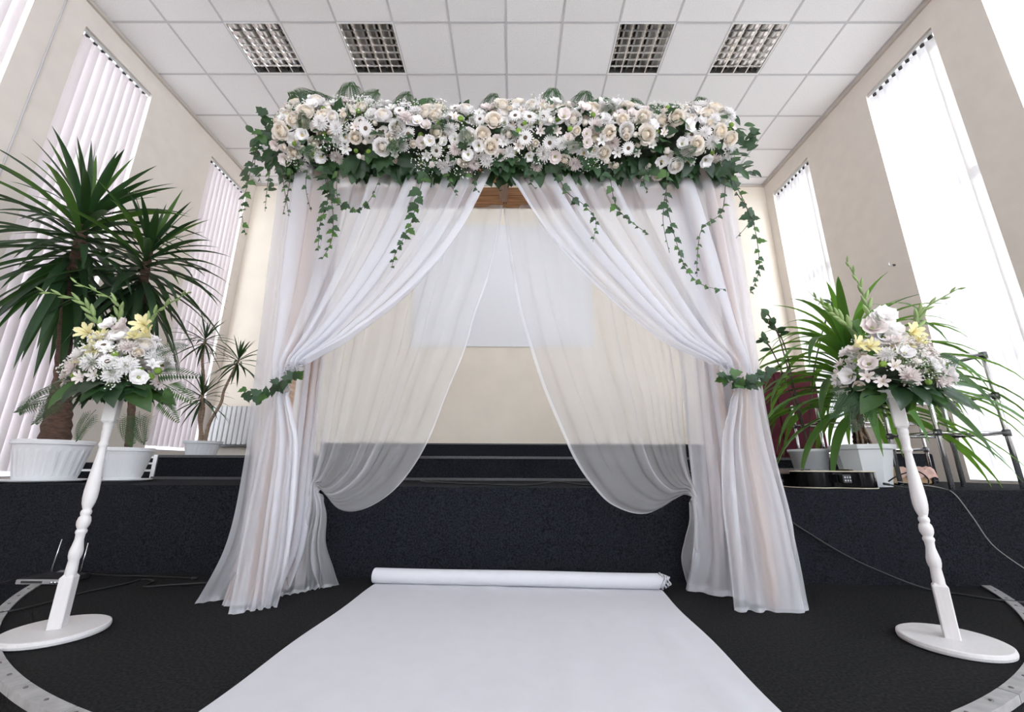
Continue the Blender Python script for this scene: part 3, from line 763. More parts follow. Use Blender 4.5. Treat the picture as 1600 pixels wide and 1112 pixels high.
def vine(root, pts, n_leaf, size, rg, pale=.25, stem_r=.0022, name='ivy_vine'):
    c = catmull(pts, max(12, len(pts)*6)); g = MB(); g.tube(c, [stem_r*(1-.5*i/len(c)) for i in range(len(c))], 5)
    v = g.build(name, M['stem'], root, True)
    for k in range(n_leaf):
        s = (k+.3+rg.uniform(0, .5))/n_leaf; i = min(int(s*(len(c)-1)), len(c)-1); p = c[i]
        sg = 1 if k % 2 else -1
        tip = Vector((sg*rg.uniform(.4, 1.0), rg.uniform(-.5, .2), -rg.uniform(.15, .9))).normalized()
        face = Vector((rg.uniform(-.4, .4), -1, rg.uniform(-.1, .5))).normalized(); face = (face - tip*face.dot(tip)).normalized()
        sz = size*(1.15-.75*s)*rg.uniform(.7, 1.25)
        place('leaf', LF_IVYL if rg.random() < pale else LF_IVY, basis(p, face, sz, 0, ydir=tip), v)
    return v

# ------------------------------------------------------------------ garland on the arch
def garland():
    rg = random.Random(11)
    c0 = Vector((-0.06, 2.02, 2.425)); HX = 1.31
    t = thing('flower_garland', (c0.x, c0.y, c0.z-.15), 'long garland of white and cream flowers with trailing ivy along the arch top', 'garland')
    g = MB(); pts = [c0 + Vector((x*HX/10*.96, .015, .01*sin(x*1.7))) for x in range(-10, 11)]
    g.tube(pts, [.075] + [.125+.012*sin(i*2.2) for i in range(19)] + [.075], 14); g.build('moss_core', M['foam'], t, True)
    def surf(x, phi, rad):
        e = max(0, (abs(x) - (HX-.15))/.15); rr = rad*(1-.35*e*e)
        n_ = Vector((.75*e*(1 if x > 0 else -1), -cos(phi), sin(phi))).normalized()
        return c0 + Vector((x, -rr*cos(phi), rr*sin(phi))) + Vector((0, 0, .015*sin(x*5))), n_
    placed = []
    def try_at(kind, x, phi, rad, size):
        p, n_ = surf(x, phi, rad)
        for (q, s) in placed:
            if (q-p).length < (s+size)*.66: return False
        placed.append((p, size))
        n_ = (n_ + Vector((rg.uniform(-.35, .35), rg.uniform(-.35, .1), rg.uniform(-.35, .25)))).normalized()
        place(kind, rg.choice(KINDS[kind]), basis(p, n_, size, rg.uniform(0, 6.28)), t)
        return True
    plan = [('rose', 76), ('gerbera', 26), ('lisianthus', 74), ('chrysanthemum', 100), ('alstroemeria', 44), ('spray_rose', 80), ('lime_button', 34)]
    for kind, cnt in plan:
        got = 0; tries = 0
        while got < cnt and tries < cnt*30:
            tries += 1
            x = rg.uniform(-HX+.05, HX-.05); phi = R_(rg.triangular(-84, 88, -5))
            s = SIZE[kind]*rg.uniform(.78, 1.10)
            # flowers thin out in patches so that the green shows
            if mnoise.noise(Vector((x*3.2, phi*1.3, 5.0))) > .10 and kind in ('rose', 'chrysanthemum', 'lisianthus') : continue
            if try_at(kind, x, phi, .180+rg.uniform(-.025, .03), s): got += 1
    for k in range(56):
        x = rg.uniform(-HX+.1, HX-.1); p, n_ = surf(x, R_(rg.uniform(-80, 95)), .15)
        o = place('gypsophila_spray', rg.choice(BR), basis(p, n_, rg.uniform(.07, .095), rg.uniform(0, 6)), t)
    for k in range(205):
        x = rg.uniform(-HX, HX); ph = rg.uniform(-150, 100); p, n_ = surf(x, R_(ph), .155)
        tip = (n_*.7 + Vector((rg.uniform(-.8, .8), rg.uniform(-.2, .2), rg.uniform(-.7, .2)))).normalized()
        face = Vector((rg.uniform(-.3, .3), -1, rg.uniform(-.2, .6))); face = (face - tip*face.dot(tip)).normalized()
        me = rg.choice(LF_OV + [LF_PALM, LF_IVY]); place('leaf', me, basis(p, face, rg.uniform(.07, .115), 0, ydir=tip), t)
    for k in range(150):                                          # foliage skirt under the flowers
        x = rg.uniform(-HX+.02, HX-.02); p, n_ = surf(x, R_(rg.uniform(-120, -55)), .15)
        tip = Vector((rg.uniform(-.7, .7), rg.uniform(-.6, .1), -1)).normalized()
        face = Vector((rg.uniform(-.4, .4), -1, -.2)); face = (face - tip*face.dot(tip)).normalized()
        me = rg.choice([LF_PALM, LF_PALM, LF_OV[1], LF_IVY]); place('skirt_leaf', me, basis(p, face, rg.uniform(.07, .125), 0, ydir=tip), t)
    for (px, py, ln, az) in ((500, 165, .20, -.9), (515, 170, .17, -.7), (548, 160, .16, -.2), (560, 165, .14, .3), (625, 165, .12, .1), (765, 168, .12, .1), (775, 170, .1, .5), (860, 165, .14, .1), (905, 168, .14, .25), (1000, 170, .10, -.1), (1090, 178, .14, .3), (1105, 182, .13, .7), (680, 168, .1, -.3), (930, 165, .1, .5)):
        p = P(px, py+12, 2.02); d = Vector((az, -.1, 1)).normalized(); f_ = Vector((0, -1, .2)); f_ = (f_-d*f_.dot(d)).normalized()
        place('fern_frond', FRN, basis(p, f_, ln*1.6, 0, ydir=d), t)
    for (px, py) in ((478, 210), (612, 250), (705, 195), (730, 230), (850, 215), (875, 235), (640, 225), (545, 245), (960, 175), (1075, 190), (1050, 250), (500, 240), (800, 200)):
        d = Vector((rg.uniform(-.9, .9), -.12, rg.uniform(-.3, .9))).normalized(); f_ = Vector((0, -1, .2)); f_ = (f_-d*f_.dot(d)).normalized()
        place('fern_frond', FRN, basis(P(px, py, 1.83), Vector((f_.x, f_.y, f_.z-.5)), rg.uniform(.09, .13), 0, ydir=d), t)
    for (px, py, s, dx) in ((915, 168, .11, .5), (905, 172, .10, -.3), (862, 160, .08, .2), (395, 200, .08, -.7), (415, 190, .08, -.3), (1130, 190, .09, .6), (1150, 215, .08, .7)):
        d = Vector((dx, -.15, .9)).normalized(); f_ = Vector((.1, -1, .2)); f_ = (f_-d*f_.dot(d)).normalized()
        place('leaf', LF_OV[0], basis(P(px, py+8, 1.98), f_, s, 0, ydir=d), t)
    # bushy leaf sprays at both ends
    for sx in (-1, 1):
        for k in range(46):
            x = sx*(HX + rg.uniform(-.10, .10)); p = c0 + Vector((x, rg.uniform(-.14, .08), rg.uniform(-.26, .17)))
            tip = Vector((sx*rg.uniform(.1, 1), rg.uniform(-.6, .2), rg.uniform(-1, .5))).normalized()
            face = Vector((rg.uniform(-.5, .5), -1, rg.uniform(-.3, .5))); face = (face-tip*face.dot(tip)).normalized()
            place('leaf', rg.choice([LF_OV[0], LF_OV[2], LF_IVY]), basis(p, face, rg.uniform(.05, .085), 0, ydir=tip), t)
    V = [([(408,205),(398,240),(386,290),(378,330),(384,368)], 20, .050), ([(425,250),(418,290),(414,330)], 8, .028), ([(440,262),(445,300),(452,338)], 9, .03), ([(455,265),(450,300),(442,335)], 8, .026),
         ([(480,265),(478,295),(486,330)], 6, .026), ([(505,262),(512,310),(500,350),(497,392)], 17, .046), ([(510,275),(520,330),(518,375),(503,405)], 15, .046), ([(512,290),(530,315),(555,328),(578,312),(596,272)], 17, .042),
         ([(528,268),(526,300),(535,330)], 6, .03), ([(664,270),(652,310),(645,340),(633,368),(618,395),(612,418)], 18, .050), ([(700,268),(705,290),(716,306)], 5, .032), ([(735,270),(742,290),(748,300)], 4, .03),
         ([(868,262),(884,298),(912,320),(931,345),(926,378)], 15, .048), ([(952,268),(962,320),(985,345),(1014,366)], 13, .040), ([(1042,268),(1042,320),(1056,375),(1072,420),(1100,446),(1134,452)], 24, .042),
         ([(1040,300),(1036,345),(1046,395)], 8, .022), ([(1134,275),(1128,330),(1098,355),(1090,395),(1089,432)], 17, .036), ([(1138,265),(1164,318),(1178,352),(1186,400),(1184,430),(1172,458)], 22, .046), ([(1150,300),(1172,340),(1150,372)], 8, .024),
         ([(405,225),(398,255),(408,285)], 9, .042), ([(826,265),(830,285),(838,296)], 4, .03), ([(1010,265),(1006,285),(1012,300)], 5, .034)]
    for (pp, nl, sz) in V:
        vine(t, [P(x, y, 1.86 + .03*sin(x)) for x, y in pp], nl, sz*1.12, rg, .3)
garland()

# ivy tiebacks
def tieback(label, pts, depth, n, seed):
    rg = random.Random(seed)
    t = thing('ivy_tieback', P(*pts[0], depth), label, 'tieback', 'ivy tiebacks on the front curtains')
    c = catmull([P(x, y, depth) for x, y in pts], 30); g = MB(); g.tube(c, .004, 5); g.build('vine', M['stem'], t, True)
    for k in range(n):
        s = (k+.5)/n; p = c[int(s*30)] + Vector((rg.uniform(-.015, .015), -rg.uniform(0, .03), rg.uniform(-.02, .02)))
        tip = Vector((rg.uniform(-1, 1), -.3, rg.uniform(-1, .5))).normalized(); face = Vector((rg.uniform(-.5, .5), -1, rg.uniform(-.1, .5))); face = (face-tip*face.dot(tip)).normalized()
        place('leaf', LF_IVY if rg.random() < .7 else LF_IVYL, basis(p, face, rg.uniform(.036, .056), 0, ydir=tip), t)
tieback('dark ivy sprig tying the left front curtain to its post', [(393,612),(412,622),(432,606),(450,594),(466,586)], 1.925, 24, 1)
tieback('dark ivy sprig tying the right front curtain to its post', [(1124,584),(1145,594),(1162,600),(1182,592),(1198,580)], 1.925, 28, 2)

# ------------------------------------------------------------------ stands and arrangements
def stand(bx, by, top_y, label, rot):
    base = FL(bx, by); d = base.y
    def z(y): return P(bx, y, d).z
    ZTOP = z(top_y)
    t = thing('pedestal_stand', base, label, 'pedestal', 'white turned pedestals')
    g = MB(); g.lathe([(.142, .001), (.150, .005), (.152, .013), (.150, .022), (.145, .0245)], (base.x, base.y, 0), 56); g.build('base_disc', M['white_paint'], t, False)
    H = ZTOP - .0245
    def sq(name, z0, z1, hw, ch):
        vs = []; fs = []
        prof = [(hw, z0), (hw, z1-ch), (hw-ch*.7, z1)] if ch > 0 else [(hw+ch*.7, z0), (hw, z0-ch), (hw, z1)]
        for (q, zz) in prof:
            e = .003
            for (sx, sy) in ((-1,-1),(1,-1),(1,1),(-1,1)):
                for (ax, ay) in (((e,0),(0,e)) if sx*sy < 0 else ((0,e),(e,0))):
                    x = sx*(q-ax); y = sy*(q-ay)
                    vs.append((base.x + x*cos(rot)-y*sin(rot), base.y + x*sin(rot)+y*cos(rot), zz))
        for k in range(2):
            for i in range(8): fs.append((k*8+i, k*8+(i+1)%8, k*8+8+(i+1)%8, k*8+8+i))
        fs += [tuple(range(7,-1,-1)), tuple(range(16,24))]
        m2 = MB(); m2.add(vs, fs); m2.build(name, M['white_paint'], t)
    z0 = .0245
    sq('foot_block', z0, z0+.205*H, .0215, .010)
    sq('top_block', z0+.855*H, ZTOP, .0215, -.010)
    pr = [(.026, .185), (.0285, .20), (.0285, .222), (.0265, .248), (.0255, .262), (.029, .268), (.033, .282), (.033, .300), (.027, .322), (.022, .345), (.023, .366), (.0285, .374), (.0275, .382), (.022, .388),
          (.026, .394), (.0325, .406), (.034, .420), (.030, .436), (.022, .444), (.026, .450), (.0275, .458), (.025, .466), (.020, .470), (.026, .482), (.032, .498), (.036, .520), (.0365, .550), (.034, .590), (.029, .640), (.0235, .690), (.0205, .725), (.019, .745),
          (.024, .750), (.0275, .757), (.024, .764), (.0215, .770), (.023, .790), (.026, .810), (.0275, .818), (.024, .826), (.0275, .832), (.0285, .845), (.026, .862)]
    g = MB(); g.lathe([(r*.62, z0 + q*H) for r, q in pr], (base.x, base.y, 0), 28); g.build('turned_shaft', M['white_paint'], t, True)
    return Vector((base.x, base.y, ZTOP))
TL = stand(86, 990, 614, 'white turned wooden pedestal with round base left of the arch', R_(20))
TR = stand(1490, 1006, 622, 'white turned wooden pedestal with round base right of the arch', R_(-38))

def glad(root, pts, rg, n=11):
    c = catmull(pts, 24); g = MB(); g.tube(c, [.006*(1-.7*i/24) for i in range(25)], 6); st = g.build('gladiolus_stem', M['gstem'], root, True)
    me = bud_me
    for k in range(n):
        s = .22 + .78*k/(n-1); i = min(24, int(s*24)); p = c[i]; tn = (c[min(24, i+1)] - c[max(0, i-1)]).normalized()
        side = tn.cross(Vector((0, 1, 0))).normalized()*(1 if k % 2 else -1)
        d = (tn*1.0 + side*.42 + Vector((0, -.2, 0))).normalized()
        L = .062*(1.25-.75*s); place('bud', me, basis(p, d, (L*.9, L*.9, L), 0), st)
g_ = MB(); g_.lathe([(.04, 0), (.13, .2), (.16, .45), (.12, .75), (.03, 1.0)], n=8); bud_me = g_.mesh('glad_bud_mesh', M['bud'], True)

def arrangement(top, label, seed, plan, glads, yellows, ferns, bigs, wx, hz, lean=0):
    rg = random.Random(seed)
    t = thing('flower_arrangement', top + Vector((0, 0, .003)), label, 'flower arrangement', 'arrangements on the pedestals')
    c = top + Vector((0, 0, .05))
    g = MB(); g.lathe([(.07, .003), (.10, .02), (.11, .06), (.08, .11), (.03, .13)], (top.x, top.y, top.z), 14); g.build('moss_core', M['foam'], t, True)
    g = MB(); g.lathe([(.085, .001), (.115, .012), (.12, .022), (.1, .022)], (top.x, top.y, top.z), 24); g.build('dish', M['plastic'], t, True)
    placed = []
    for kind, cnt in plan:
        got = tries = 0
        while got < cnt and tries < 500:
            tries += 1
            az = rg.uniform(-pi, 0) if rg.random() < .8 else rg.uniform(0, pi); el = rg.uniform(-.18, 1.35)
            n_ = Vector((cos(az)*cos(el), sin(az)*cos(el), sin(el)))
            p = c + Vector((n_.x*wx*rg.uniform(.85, 1.05), n_.y*wx*.72, .02 + n_.z*hz)) ; s = SIZE[kind]*rg.uniform(.80, 1.02)
            if any((q-p).length < (s+r)*.64 for q, r in placed): continue
            placed.append((p, s)); got += 1
            place(kind, rg.choice(KINDS[kind]), basis(p, n_+Vector((rg.uniform(-.3, .3), -.3, rg.uniform(-.1, .2))), s, rg.uniform(0, 6)), t)
    for (px, py, s) in yellows:
        p = P(px, py, top.y - .08); place('gladiolus_bloom', GLY[0], basis(p, Vector((rg.uniform(-.5, .5), -1, rg.uniform(.1, .7))), s, rg.uniform(0, 6)), t)
    for k in range(11):
        az = rg.uniform(-pi, .3); el = rg.uniform(0, 1.2); n_ = Vector((cos(az)*cos(el), sin(az)*cos(el), sin(el)))
        place('gypsophila_spray', rg.choice(BR), basis(c + Vector((n_.x*wx*.75, n_.y*wx*.6, n_.z*hz*.8)), n_, rg.uniform(.06, .085), rg.uniform(0, 6)), t)
    for k in range(52):
        az = rg.uniform(0, 2*pi); el = rg.uniform(-.5, .5); n_ = Vector((cos(az)*cos(el), sin(az)*cos(el), sin(el)))
        p = c + Vector((n_.x*wx*.55, n_.y*wx*.5, n_.z*.08-.005)); tip = (n_ + Vector((0, 0, -.25))).normalized()
        face = Vector((0, -.5, 1)); face = (face-tip*face.dot(tip)).normalized()
        place('leaf', rg.choice(LF_OV[:2] + [LF_PALM, LF_IVY]), basis(p, face, rg.uniform(.075, .12), 0, ydir=tip), t)
    for (dx, dy, dz, L, me) in bigs:
        tip = Vector((dx, dy, dz)).normalized(); p = c + Vector((dx*.10, dy*.10, -.02)); face = Vector((0, -.8, .7)); face = (face-tip*face.dot(tip)).normalized()
        place('broad_leaf', me, basis(p, face, L*.72, 0, ydir=tip), t)
    for (px, py, dx, dy, dz, L, me) in ferns:
        p = P(px, py, top.y - .03); tip = Vector((dx, dy, dz)).normalized(); face = Vector((0, -1, .5)); face = (face-tip*face.dot(tip)).normalized()
        place('fern_frond', me, basis(p, face, L, 0, ydir=tip), t)
    for pp in glads: glad(t, [P(x, y, d) for x, y, d in pp], rg)
PLAN_L = [('chrysanthemum', 18), ('lisianthus', 7), ('gerbera', 3), ('rose', 4), ('alstroemeria', 14), ('lime_button', 10), ('spray_rose', 10)]
dl = TL.y
arrangement(TL, 'white and pale yellow flower arrangement with gladioli on the left pedestal', 31, PLAN_L,
    [[(165,545,dl),(150,500,dl-.02),(125,470,dl-.05),(68,455,dl-.1)], [(187,540,dl),(186,505,dl),(182,472,dl-.02),(120,442,dl-.08)], [(215,545,dl),(228,512,dl),(248,485,dl-.03),(292,458,dl-.06)]],
    [(138,520,.05), (160,528,.05), (152,545,.046), (226,508,.055), (232,525,.052), (140,566,.055), (212,526,.04)],
    [(240,585,1,-.2,.12,.17,FRD), (255,600,1,-.3,-.35,.16,FR), (250,620,.8,-.3,-.7,.13,FR), (205,640,.15,-.2,-1,.13,FRN), (218,642,.3,-.2,-1,.12,FRN), (105,610,-1,-.2,-.25,.20,FRN), (110,618,-.8,-.3,-.6,.15,FRN), (235,555,.6,0,.4,.12,FRN), (150,640,-.5,-.3,-1,.12,FRN)],
    [(-.9,-.5,-.55,.17,LF_BIGD), (-.5,-.9,-.7,.18,LF_BIG), (-.15,-1,-.6,.16,LF_BIGD), (.9,-.4,-.6,.20,LF_BIG), (.6,-.8,-.6,.18,LF_BIGD), (-1,0,-.2,.2,LF_BIGD), (1,.1,-.3,.18,LF_BIG), (.4,-.9,-.55,.16,LF_BIGD), (-.7,.6,-.3,.18,LF_BIGD), (.6,.7,-.3,.18,LF_BIGD)], .175, .19)
dr = TR.y
PLAN_R = [('lisianthus', 14), ('chrysanthemum', 15), ('alstroemeria', 13), ('rose', 4), ('spray_rose', 9), ('lime_button', 4)]
arrangement(TR, 'white flower arrangement with tall gladioli on the right pedestal', 32, PLAN_R,
    [[(1372,535,dr),(1358,490,dr),(1345,450,dr-.01),(1324,410,dr-.04)], [(1345,530,dr),(1320,505,dr),(1300,488,dr-.02),(1275,466,dr-.05)], [(1425,530,dr),(1432,505,dr),(1440,485,dr-.02),(1495,452,dr-.06)]],
    [(1337,540,.05), (1358,542,.045), (1425,520,.05), (1410,540,.05), (1432,535,.045), (1400,550,.045)],
    [(1345,620,-.4,-.2,-1,.13,FRN), (1335,610,-.8,-.3,-.6,.14,FRN), (1360,625,-.1,-.3,-1,.10,FR), (1470,590,.9,-.2,-.1,.14,FR), (1465,570,.8,0,.4,.12,FRN), (1385,540,-.2,-.5,.6,.12,FRN)],
    [(.95,-.5,-.35,.26,LF_BIG), (1,-.1,-.2,.24,LF_PALM), (.6,-.9,-.5,.18,LF_BIGD), (-.9,-.4,-.6,.18,LF_BIG), (-.6,-.9,-.6,.17,LF_BIGD), (.3,-.9,-.7,.15,LF_BIG), (-1,.1,-.3,.18,LF_BIGD), (.8,.5,-.2,.2,LF_BIG), (-.2,-1,-.5,.15,LF_BIGD)], .185, .18)
# tall white blooms of the right arrangement belong to it
arr_r = [o for o in COL.objects if o.name.startswith('flower_arrangement')][-1]
for (px, py, s, k) in ((1378,498,.055,0), (1362,515,.055,2), (1392,520,.052,1), (1380,530,.06,0), (1368,505,.045,1)):
    place('gladiolus_bloom', LI[k], basis(P(px, py, dr-.05), Vector((random.uniform(-.5, .5), -1, .4)), s, px), arr_r)
arr_l = [o for o in COL.objects if o.name.startswith('flower_arrangement')][0]
for (px, py, s, k) in ((176,510,.045,0), (196,512,.045,2), (188,530,.05,1), (205,535,.05,1)):
    place('gladiolus_bloom', LI[k], basis(P(px, py, dl-.05), Vector((random.uniform(-.5, .5), -1, .4)), s, px), arr_l)

# ------------------------------------------------------------------ potted plants
def strap_mesh(name, mt, e0, droop, wd, n=9, fold=.35, power=1.5, base=.5):
    g = MB(); rows = []; r = z = 0.0
    for i in range(n+1):
        s = i/n; e = e0 - droop*s**power
        w_ = wd*.5*(base+(1-base)*min(1, s/.3))*(1 if s < .45 else max(.02, 1-((s-.45)/.55)**1.6))
        nz = (-sin(e), cos(e))
        rows.append([(-w_, r + nz[0]*fold*w_, z + nz[1]*fold*w_), (0, r, z), (w_, r + nz[0]*fold*w_, z + nz[1]*fold*w_)])
        r += cos(e)/n; z += sin(e)/n
    g.grid(rows); return g.mesh(name, mt, True)
def leaf_head(root, c, axis_len, n, L, variants, rg, el_of, r0=.02):
    """variants: list of (elevation, mesh); each leaf picks the nearest by its place on the stem"""
    for k in range(n):
        s = k/(n-1)                     # 0 top, 1 bottom
        el = el_of(s) + rg.uniform(-.12, .12)
        me = min(variants, key=lambda v: abs(v[0]-el) + rg.uniform(0, .12))[1]
        az = k*2.39996 + rg.uniform(-.25, .25)
        p = c + Vector((0, 0, -axis_len*s)) + Vector((-sin(az), cos(az), 0))*r0
        sz = L*rg.uniform(.82, 1.1)*(0.8+.35*min(1, s*3))
        if -sin(az) < 0: sz = min(sz, (p.x - XL - .06)/max(.05, sin(az)))          # leaves stop short of the walls
        else: sz = min(sz, (XR - .06 - p.x)/max(.05, -sin(az)))
        place('leaf', me, Matrix.Translation(p) @ Matrix.Rotation(az, 4, 'Z') @ Matrix.Diagonal((sz, sz, sz, 1)), root)
def round_pot(root, x, y, z, rb, rt, h, ribs=True, saucer=True):
    if saucer:
        g = MB(); g.lathe([(rb*1.15, .001), (rt*1.12, .012), (rt*1.16, .022), (rt*1.1, .022), (rb*1.1, .010)], (x, y, z), 36); g.build('saucer', M['plastic'], root, True)
    z1 = z + (.011 if saucer else .001)
    g = MB()
    rad = (lambda k, n, zz: 1 + (.012 if (k//2) % 2 else -.008)*(h*.12 < zz < h*.72)) if ribs else None
    g.lathe([(rb, 0), (rb*1.03, h*.1), (rb+(rt-rb)*.15, h*.15), (rb+(rt-rb)*.72, h*.70), (rb+(rt-rb)*.78, h*.78), (rt*.97, h*.88), (rt*1.03, h*.89), (rt*1.04, h*.97), (rt, h), (rt*.93, h), (rt*.90, h*.9), (rt*.2, h*.88)], (x, y, z1), 96 if ribs else 40, rad=rad)
    pot = g.build('pot', M['plastic'], root, False)
    g = MB(); g.lathe([(rt*.9, h*.905), (rt*.5, h*.915), (.01, h*.92)], (x, y, z1), 24); g.build('soil', M['soil'], pot, True)
def trunk(root, pts, rads, mt, rings=True):
    c = catmull(pts, 40); rr = []
    for i in range(41):
        t = i/40*(len(rads)-1); k = min(int(t), len(rads)-2); rr.append((rads[k]+(rads[k+1]-rads[k])*(t-k))*(1+(.07 if i % 2 else -.05)*rings))
    g = MB(); g.tube(c, rr, 12); g.build('trunk', mt, root, True)

YV = [(e, strap_mesh('yucca_leaf_%d' % i, M['leaf_dark'], e, d, .072, power=1.35)) for i, (e, d) in enumerate(((1.5, .05), (1.25, .15), (1.0, .4), (.75, .65), (.5, .85), (.25, .95), (0, .9), (-.3, .8), (-.6, .6), (-.9, .45), (-1.15, .3)))]
YV += [(e, strap_mesh('yucca_leaf_pale_%d' % i, M['leaf'], e, d, .072, power=1.35)) for i, (e, d) in enumerate(((1.3, .12), (.9, .4), (.4, .75)))]
rg = random.Random(3)
def potpos(px, py, d): p = P(px, py, d); return p.x
# large yucca
d1 = 3.0; x1 = P(84, 700, d1).x
t = thing('potted_yucca', (x1, d1, SZ), 'large yucca in a ribbed white pot on the stage at the left', 'potted plant', 'yuccas')
round_pot(t, x1, d1, SZ, .155, .205, .275)
h1 = P(138, 325, d1)
trunk(t, [Vector((x1, d1, SZ+.22)), P(92, 640, d1), P(97, 590, d1), P(104, 500, d1), P(118, 410, d1), h1], [.090, .072, .046, .042, .040, .03], M['bark'])
leaf_head(t, h1, .66, 122, .74, YV, rg, lambda s: 1.45 - 2.6*s**.75)
# second yucca
d2 = 3.2; x2 = P(197, 720, d2).x
t = thing('potted_yucca', (x2, d2, SZ), 'slimmer yucca in a smaller smooth white pot behind the left pedestal', 'potted plant', 'yuccas')
round_pot(t, x2, d2, SZ, .105, .155, .235, ribs=False)
h2 = P(235, 382, d2)
trunk(t, [Vector((x2, d2, SZ+.2)), P(204, 660, d2), P(208, 600, d2), P(216, 500, d2), P(226, 430, d2), h2], [.024, .024, .026, .028, .03, .026], M['bark'])
leaf_head(t, h2, .52, 96, .66, YV, rg, lambda s: 1.4 - 2.6*s**.75)
# small three-headed dracaena
DV = [(e, strap_mesh('dracaena_leaf_%d' % i, M['leaf_dark'], e, d, .07, n=6, power=1.5)) for i, (e, d) in enumerate(((1.45, .1), (1.1, .3), (.7, .6), (.3, .8), (-.1, .7), (-.5, .5), (-.9, .3)))]
d3 = 4.5; x3 = P(316, 700, d3).x
t = thing('potted_dracaena', (x3, d3, L2Z), 'small three-headed dracaena in a white trough pot beside the radiator', 'potted plant')
g = MB()
zz = L2Z; w3 = .165
g.lathe([(w3*.78, .001), (w3*.82, .02), (w3*.95, .13), (w3*1.06, .135), (w3*1.08, .16), (w3, .16), (w3*.9, .14), (.02, .135)], (x3, d3, zz), 40, rad=lambda k, n, z: 1+(.01 if k % 2 else -.01)*(z < .13)); g.build('pot', M['plastic'], t)
for (pts, head, r_) in (([(316,690),(312,650),(316,620),(318,590),(316,560),(321,530)], (321,528), .016), ([(320,690),(328,660),(345,630),(350,610),(362,585),(373,562)], (373,560), .015), ([(314,690),(314,665),(318,640),(317,622)], (317,616), .016)):
    trunk(t, [P(x, y, d3) for x, y in pts], [r_*1.3, r_, r_*.9, r_*.8], M['bark_lt'])
    leaf_head(t, P(*head, d3) + Vector((0, 0, .02)), .10, 34, .33, DV, rg, lambda s: 1.45 - 2.2*s**.8, .008)
# arching strap-leaved plant on the right
PV = [(e, strap_mesh('arching_leaf_%d' % i, M['leaf_bright'], e, d, .070, n=12, power=1.25, fold=.3)) for i, (e, d) in enumerate(((1.5, .6), (1.4, 1.3), (1.3, 2.0), (1.15, 2.3), (1.0, 2.4), (.8, 2.2), (.55, 2.0), (.2, 1.6), (-.2, 1.1)))]
PV += [(e, strap_mesh('arching_leaf_dark_%d' % i, M['leaf'], e, d, .070, n=12, power=1.25, fold=.3)) for i, (e, d) in enumerate(((1.35, 1.6), (.9, 2.3), (.4, 1.8)))]
d4 = 2.95; p4 = P(1345, 700, d4)
t = thing('potted_strap_plant', (p4.x, d4, SZ), 'large plant with long arching green leaves in an eight-sided white pot at the right', 'potted plant')
g = MB(); g.lathe([(.125, .001), (.130, .02), (.165, .24), (.185, .245), (.188, .275), (.168, .275), (.15, .25), (.02, .245)], (p4.x, d4, SZ), 8); pot = g.build('pot', M['plastic'], t)
g = MB(); g.lathe([(.15, .252), (.01, .262)], (p4.x, d4, SZ), 8); g.build('soil', M['soil'], pot)
top4 = P(1335, 575, d4)
trunk(t, [Vector((p4.x, d4, SZ+.24)), P(1340, 660, d4), P(1338, 620, d4), top4], [.04, .036, .032, .03], M['bark'])
g = MB()
for k in range(5): g.tube([Vector((p4.x+.05*cos(k*1.3), d4-.05+.03*sin(k*1.3), SZ+.25)), P(1336+4*k-8, 655, d4-.02)], .008, 5)
g.build('prop_root', M['bark_lt'], t, True)
leaf_head(t, top4 + Vector((0, 0, .08)), .40, 118, .82, PV, random.Random(8), lambda s: 1.45 - 1.55*s, .02)
# small leafy shrub stems poking out left of it
d5 = 3.2; p5 = P(1262, 700, d5)
t = thing('leafy_branch_plant', (p5.x, d5, SZ), 'thin branched plant with rounded leaves in a white pot beside the burgundy panel', 'potted plant')
g = MB(); g.lathe([(.09, .001), (.125, .23), (.135, .235), (.135, .255), (.12, .255), (.11, .23), (.02, .225)], (p5.x, d5, SZ), 28); g.build('pot', M['plastic'], t, True)
rg5 = random.Random(5); ROUND = oval_leaf('round_leaf', M['leaf_mid'], .75, .2)
for pts in ([(1262,690),(1240,600),(1222,530),(1190,496)], [(1260,690),(1235,590),(1215,520),(1200,490)], [(1264,690),(1270,590),(1290,500),(1302,470)], [(1262,690),(1230,600),(1205,545),(1192,530)]):
    c = catmull([P(x, y, d5-.1) for x, y in pts], 24); g = MB(); g.tube(c, .005, 5); br = g.build('branch', M['stem'], t, True)
    for k in range(8):
        p = c[16+k]; tip = Vector((rg5.uniform(-1, .4), rg5.uniform(-.5, .3), rg5.uniform(-.4, .8))).normalized(); face = Vector((rg5.uniform(-.5, .5), -1, .4)); face = (face-tip*face.dot(tip)).normalized()
        place('leaf', LF_OV[0] if k % 3 == 0 else ROUND, basis(p, face, rg5.uniform(.055, .08), 0, ydir=tip), br)

# ------------------------------------------------------------------ chrome racks
def rack(label, xa, xb, ya, yb, z0, z1, levels, r=.011):
    t = thing('chrome_rack', ((xa+xb)/2, (ya+yb)/2, z0), label, 'rack', 'chrome tube racks')
    for x in (xa, xb):
        for y in (ya, yb):
            g = MB(); g.tube([(x, y, z0), (x, y, z1)], r*1.25, 10); po = g.build('post', M['chrome'], t, True)
            for lz in levels:
                g = MB(); g.tube([(x, y, lz-.02), (x, y, lz+.02)], r*1.8, 10); g.build('joint', M['darkjoint'], po, True)
    for lz in levels:
        for y in (ya, yb): g = MB(); g.tube([(xa-.02, y, lz), (xb+.02, y, lz)], r, 8); g.build('rail', M['chrome'], t, True)
        for x in (xa, xb): g = MB(); g.tube([(x, ya, lz), (x, yb, lz)], r, 8); g.build('rail', M['chrome'], t, True)
dk = 2.62
za = [P(1560, y, dk).z for y in (555, 618, 676)]
rack('tall chrome tube rack standing by the bright right window', P(1486, 755, dk).x, P(1597, 755, dk).x, dk, dk+.34, SZ, za[0]+.02, za)
dk2 = 3.45
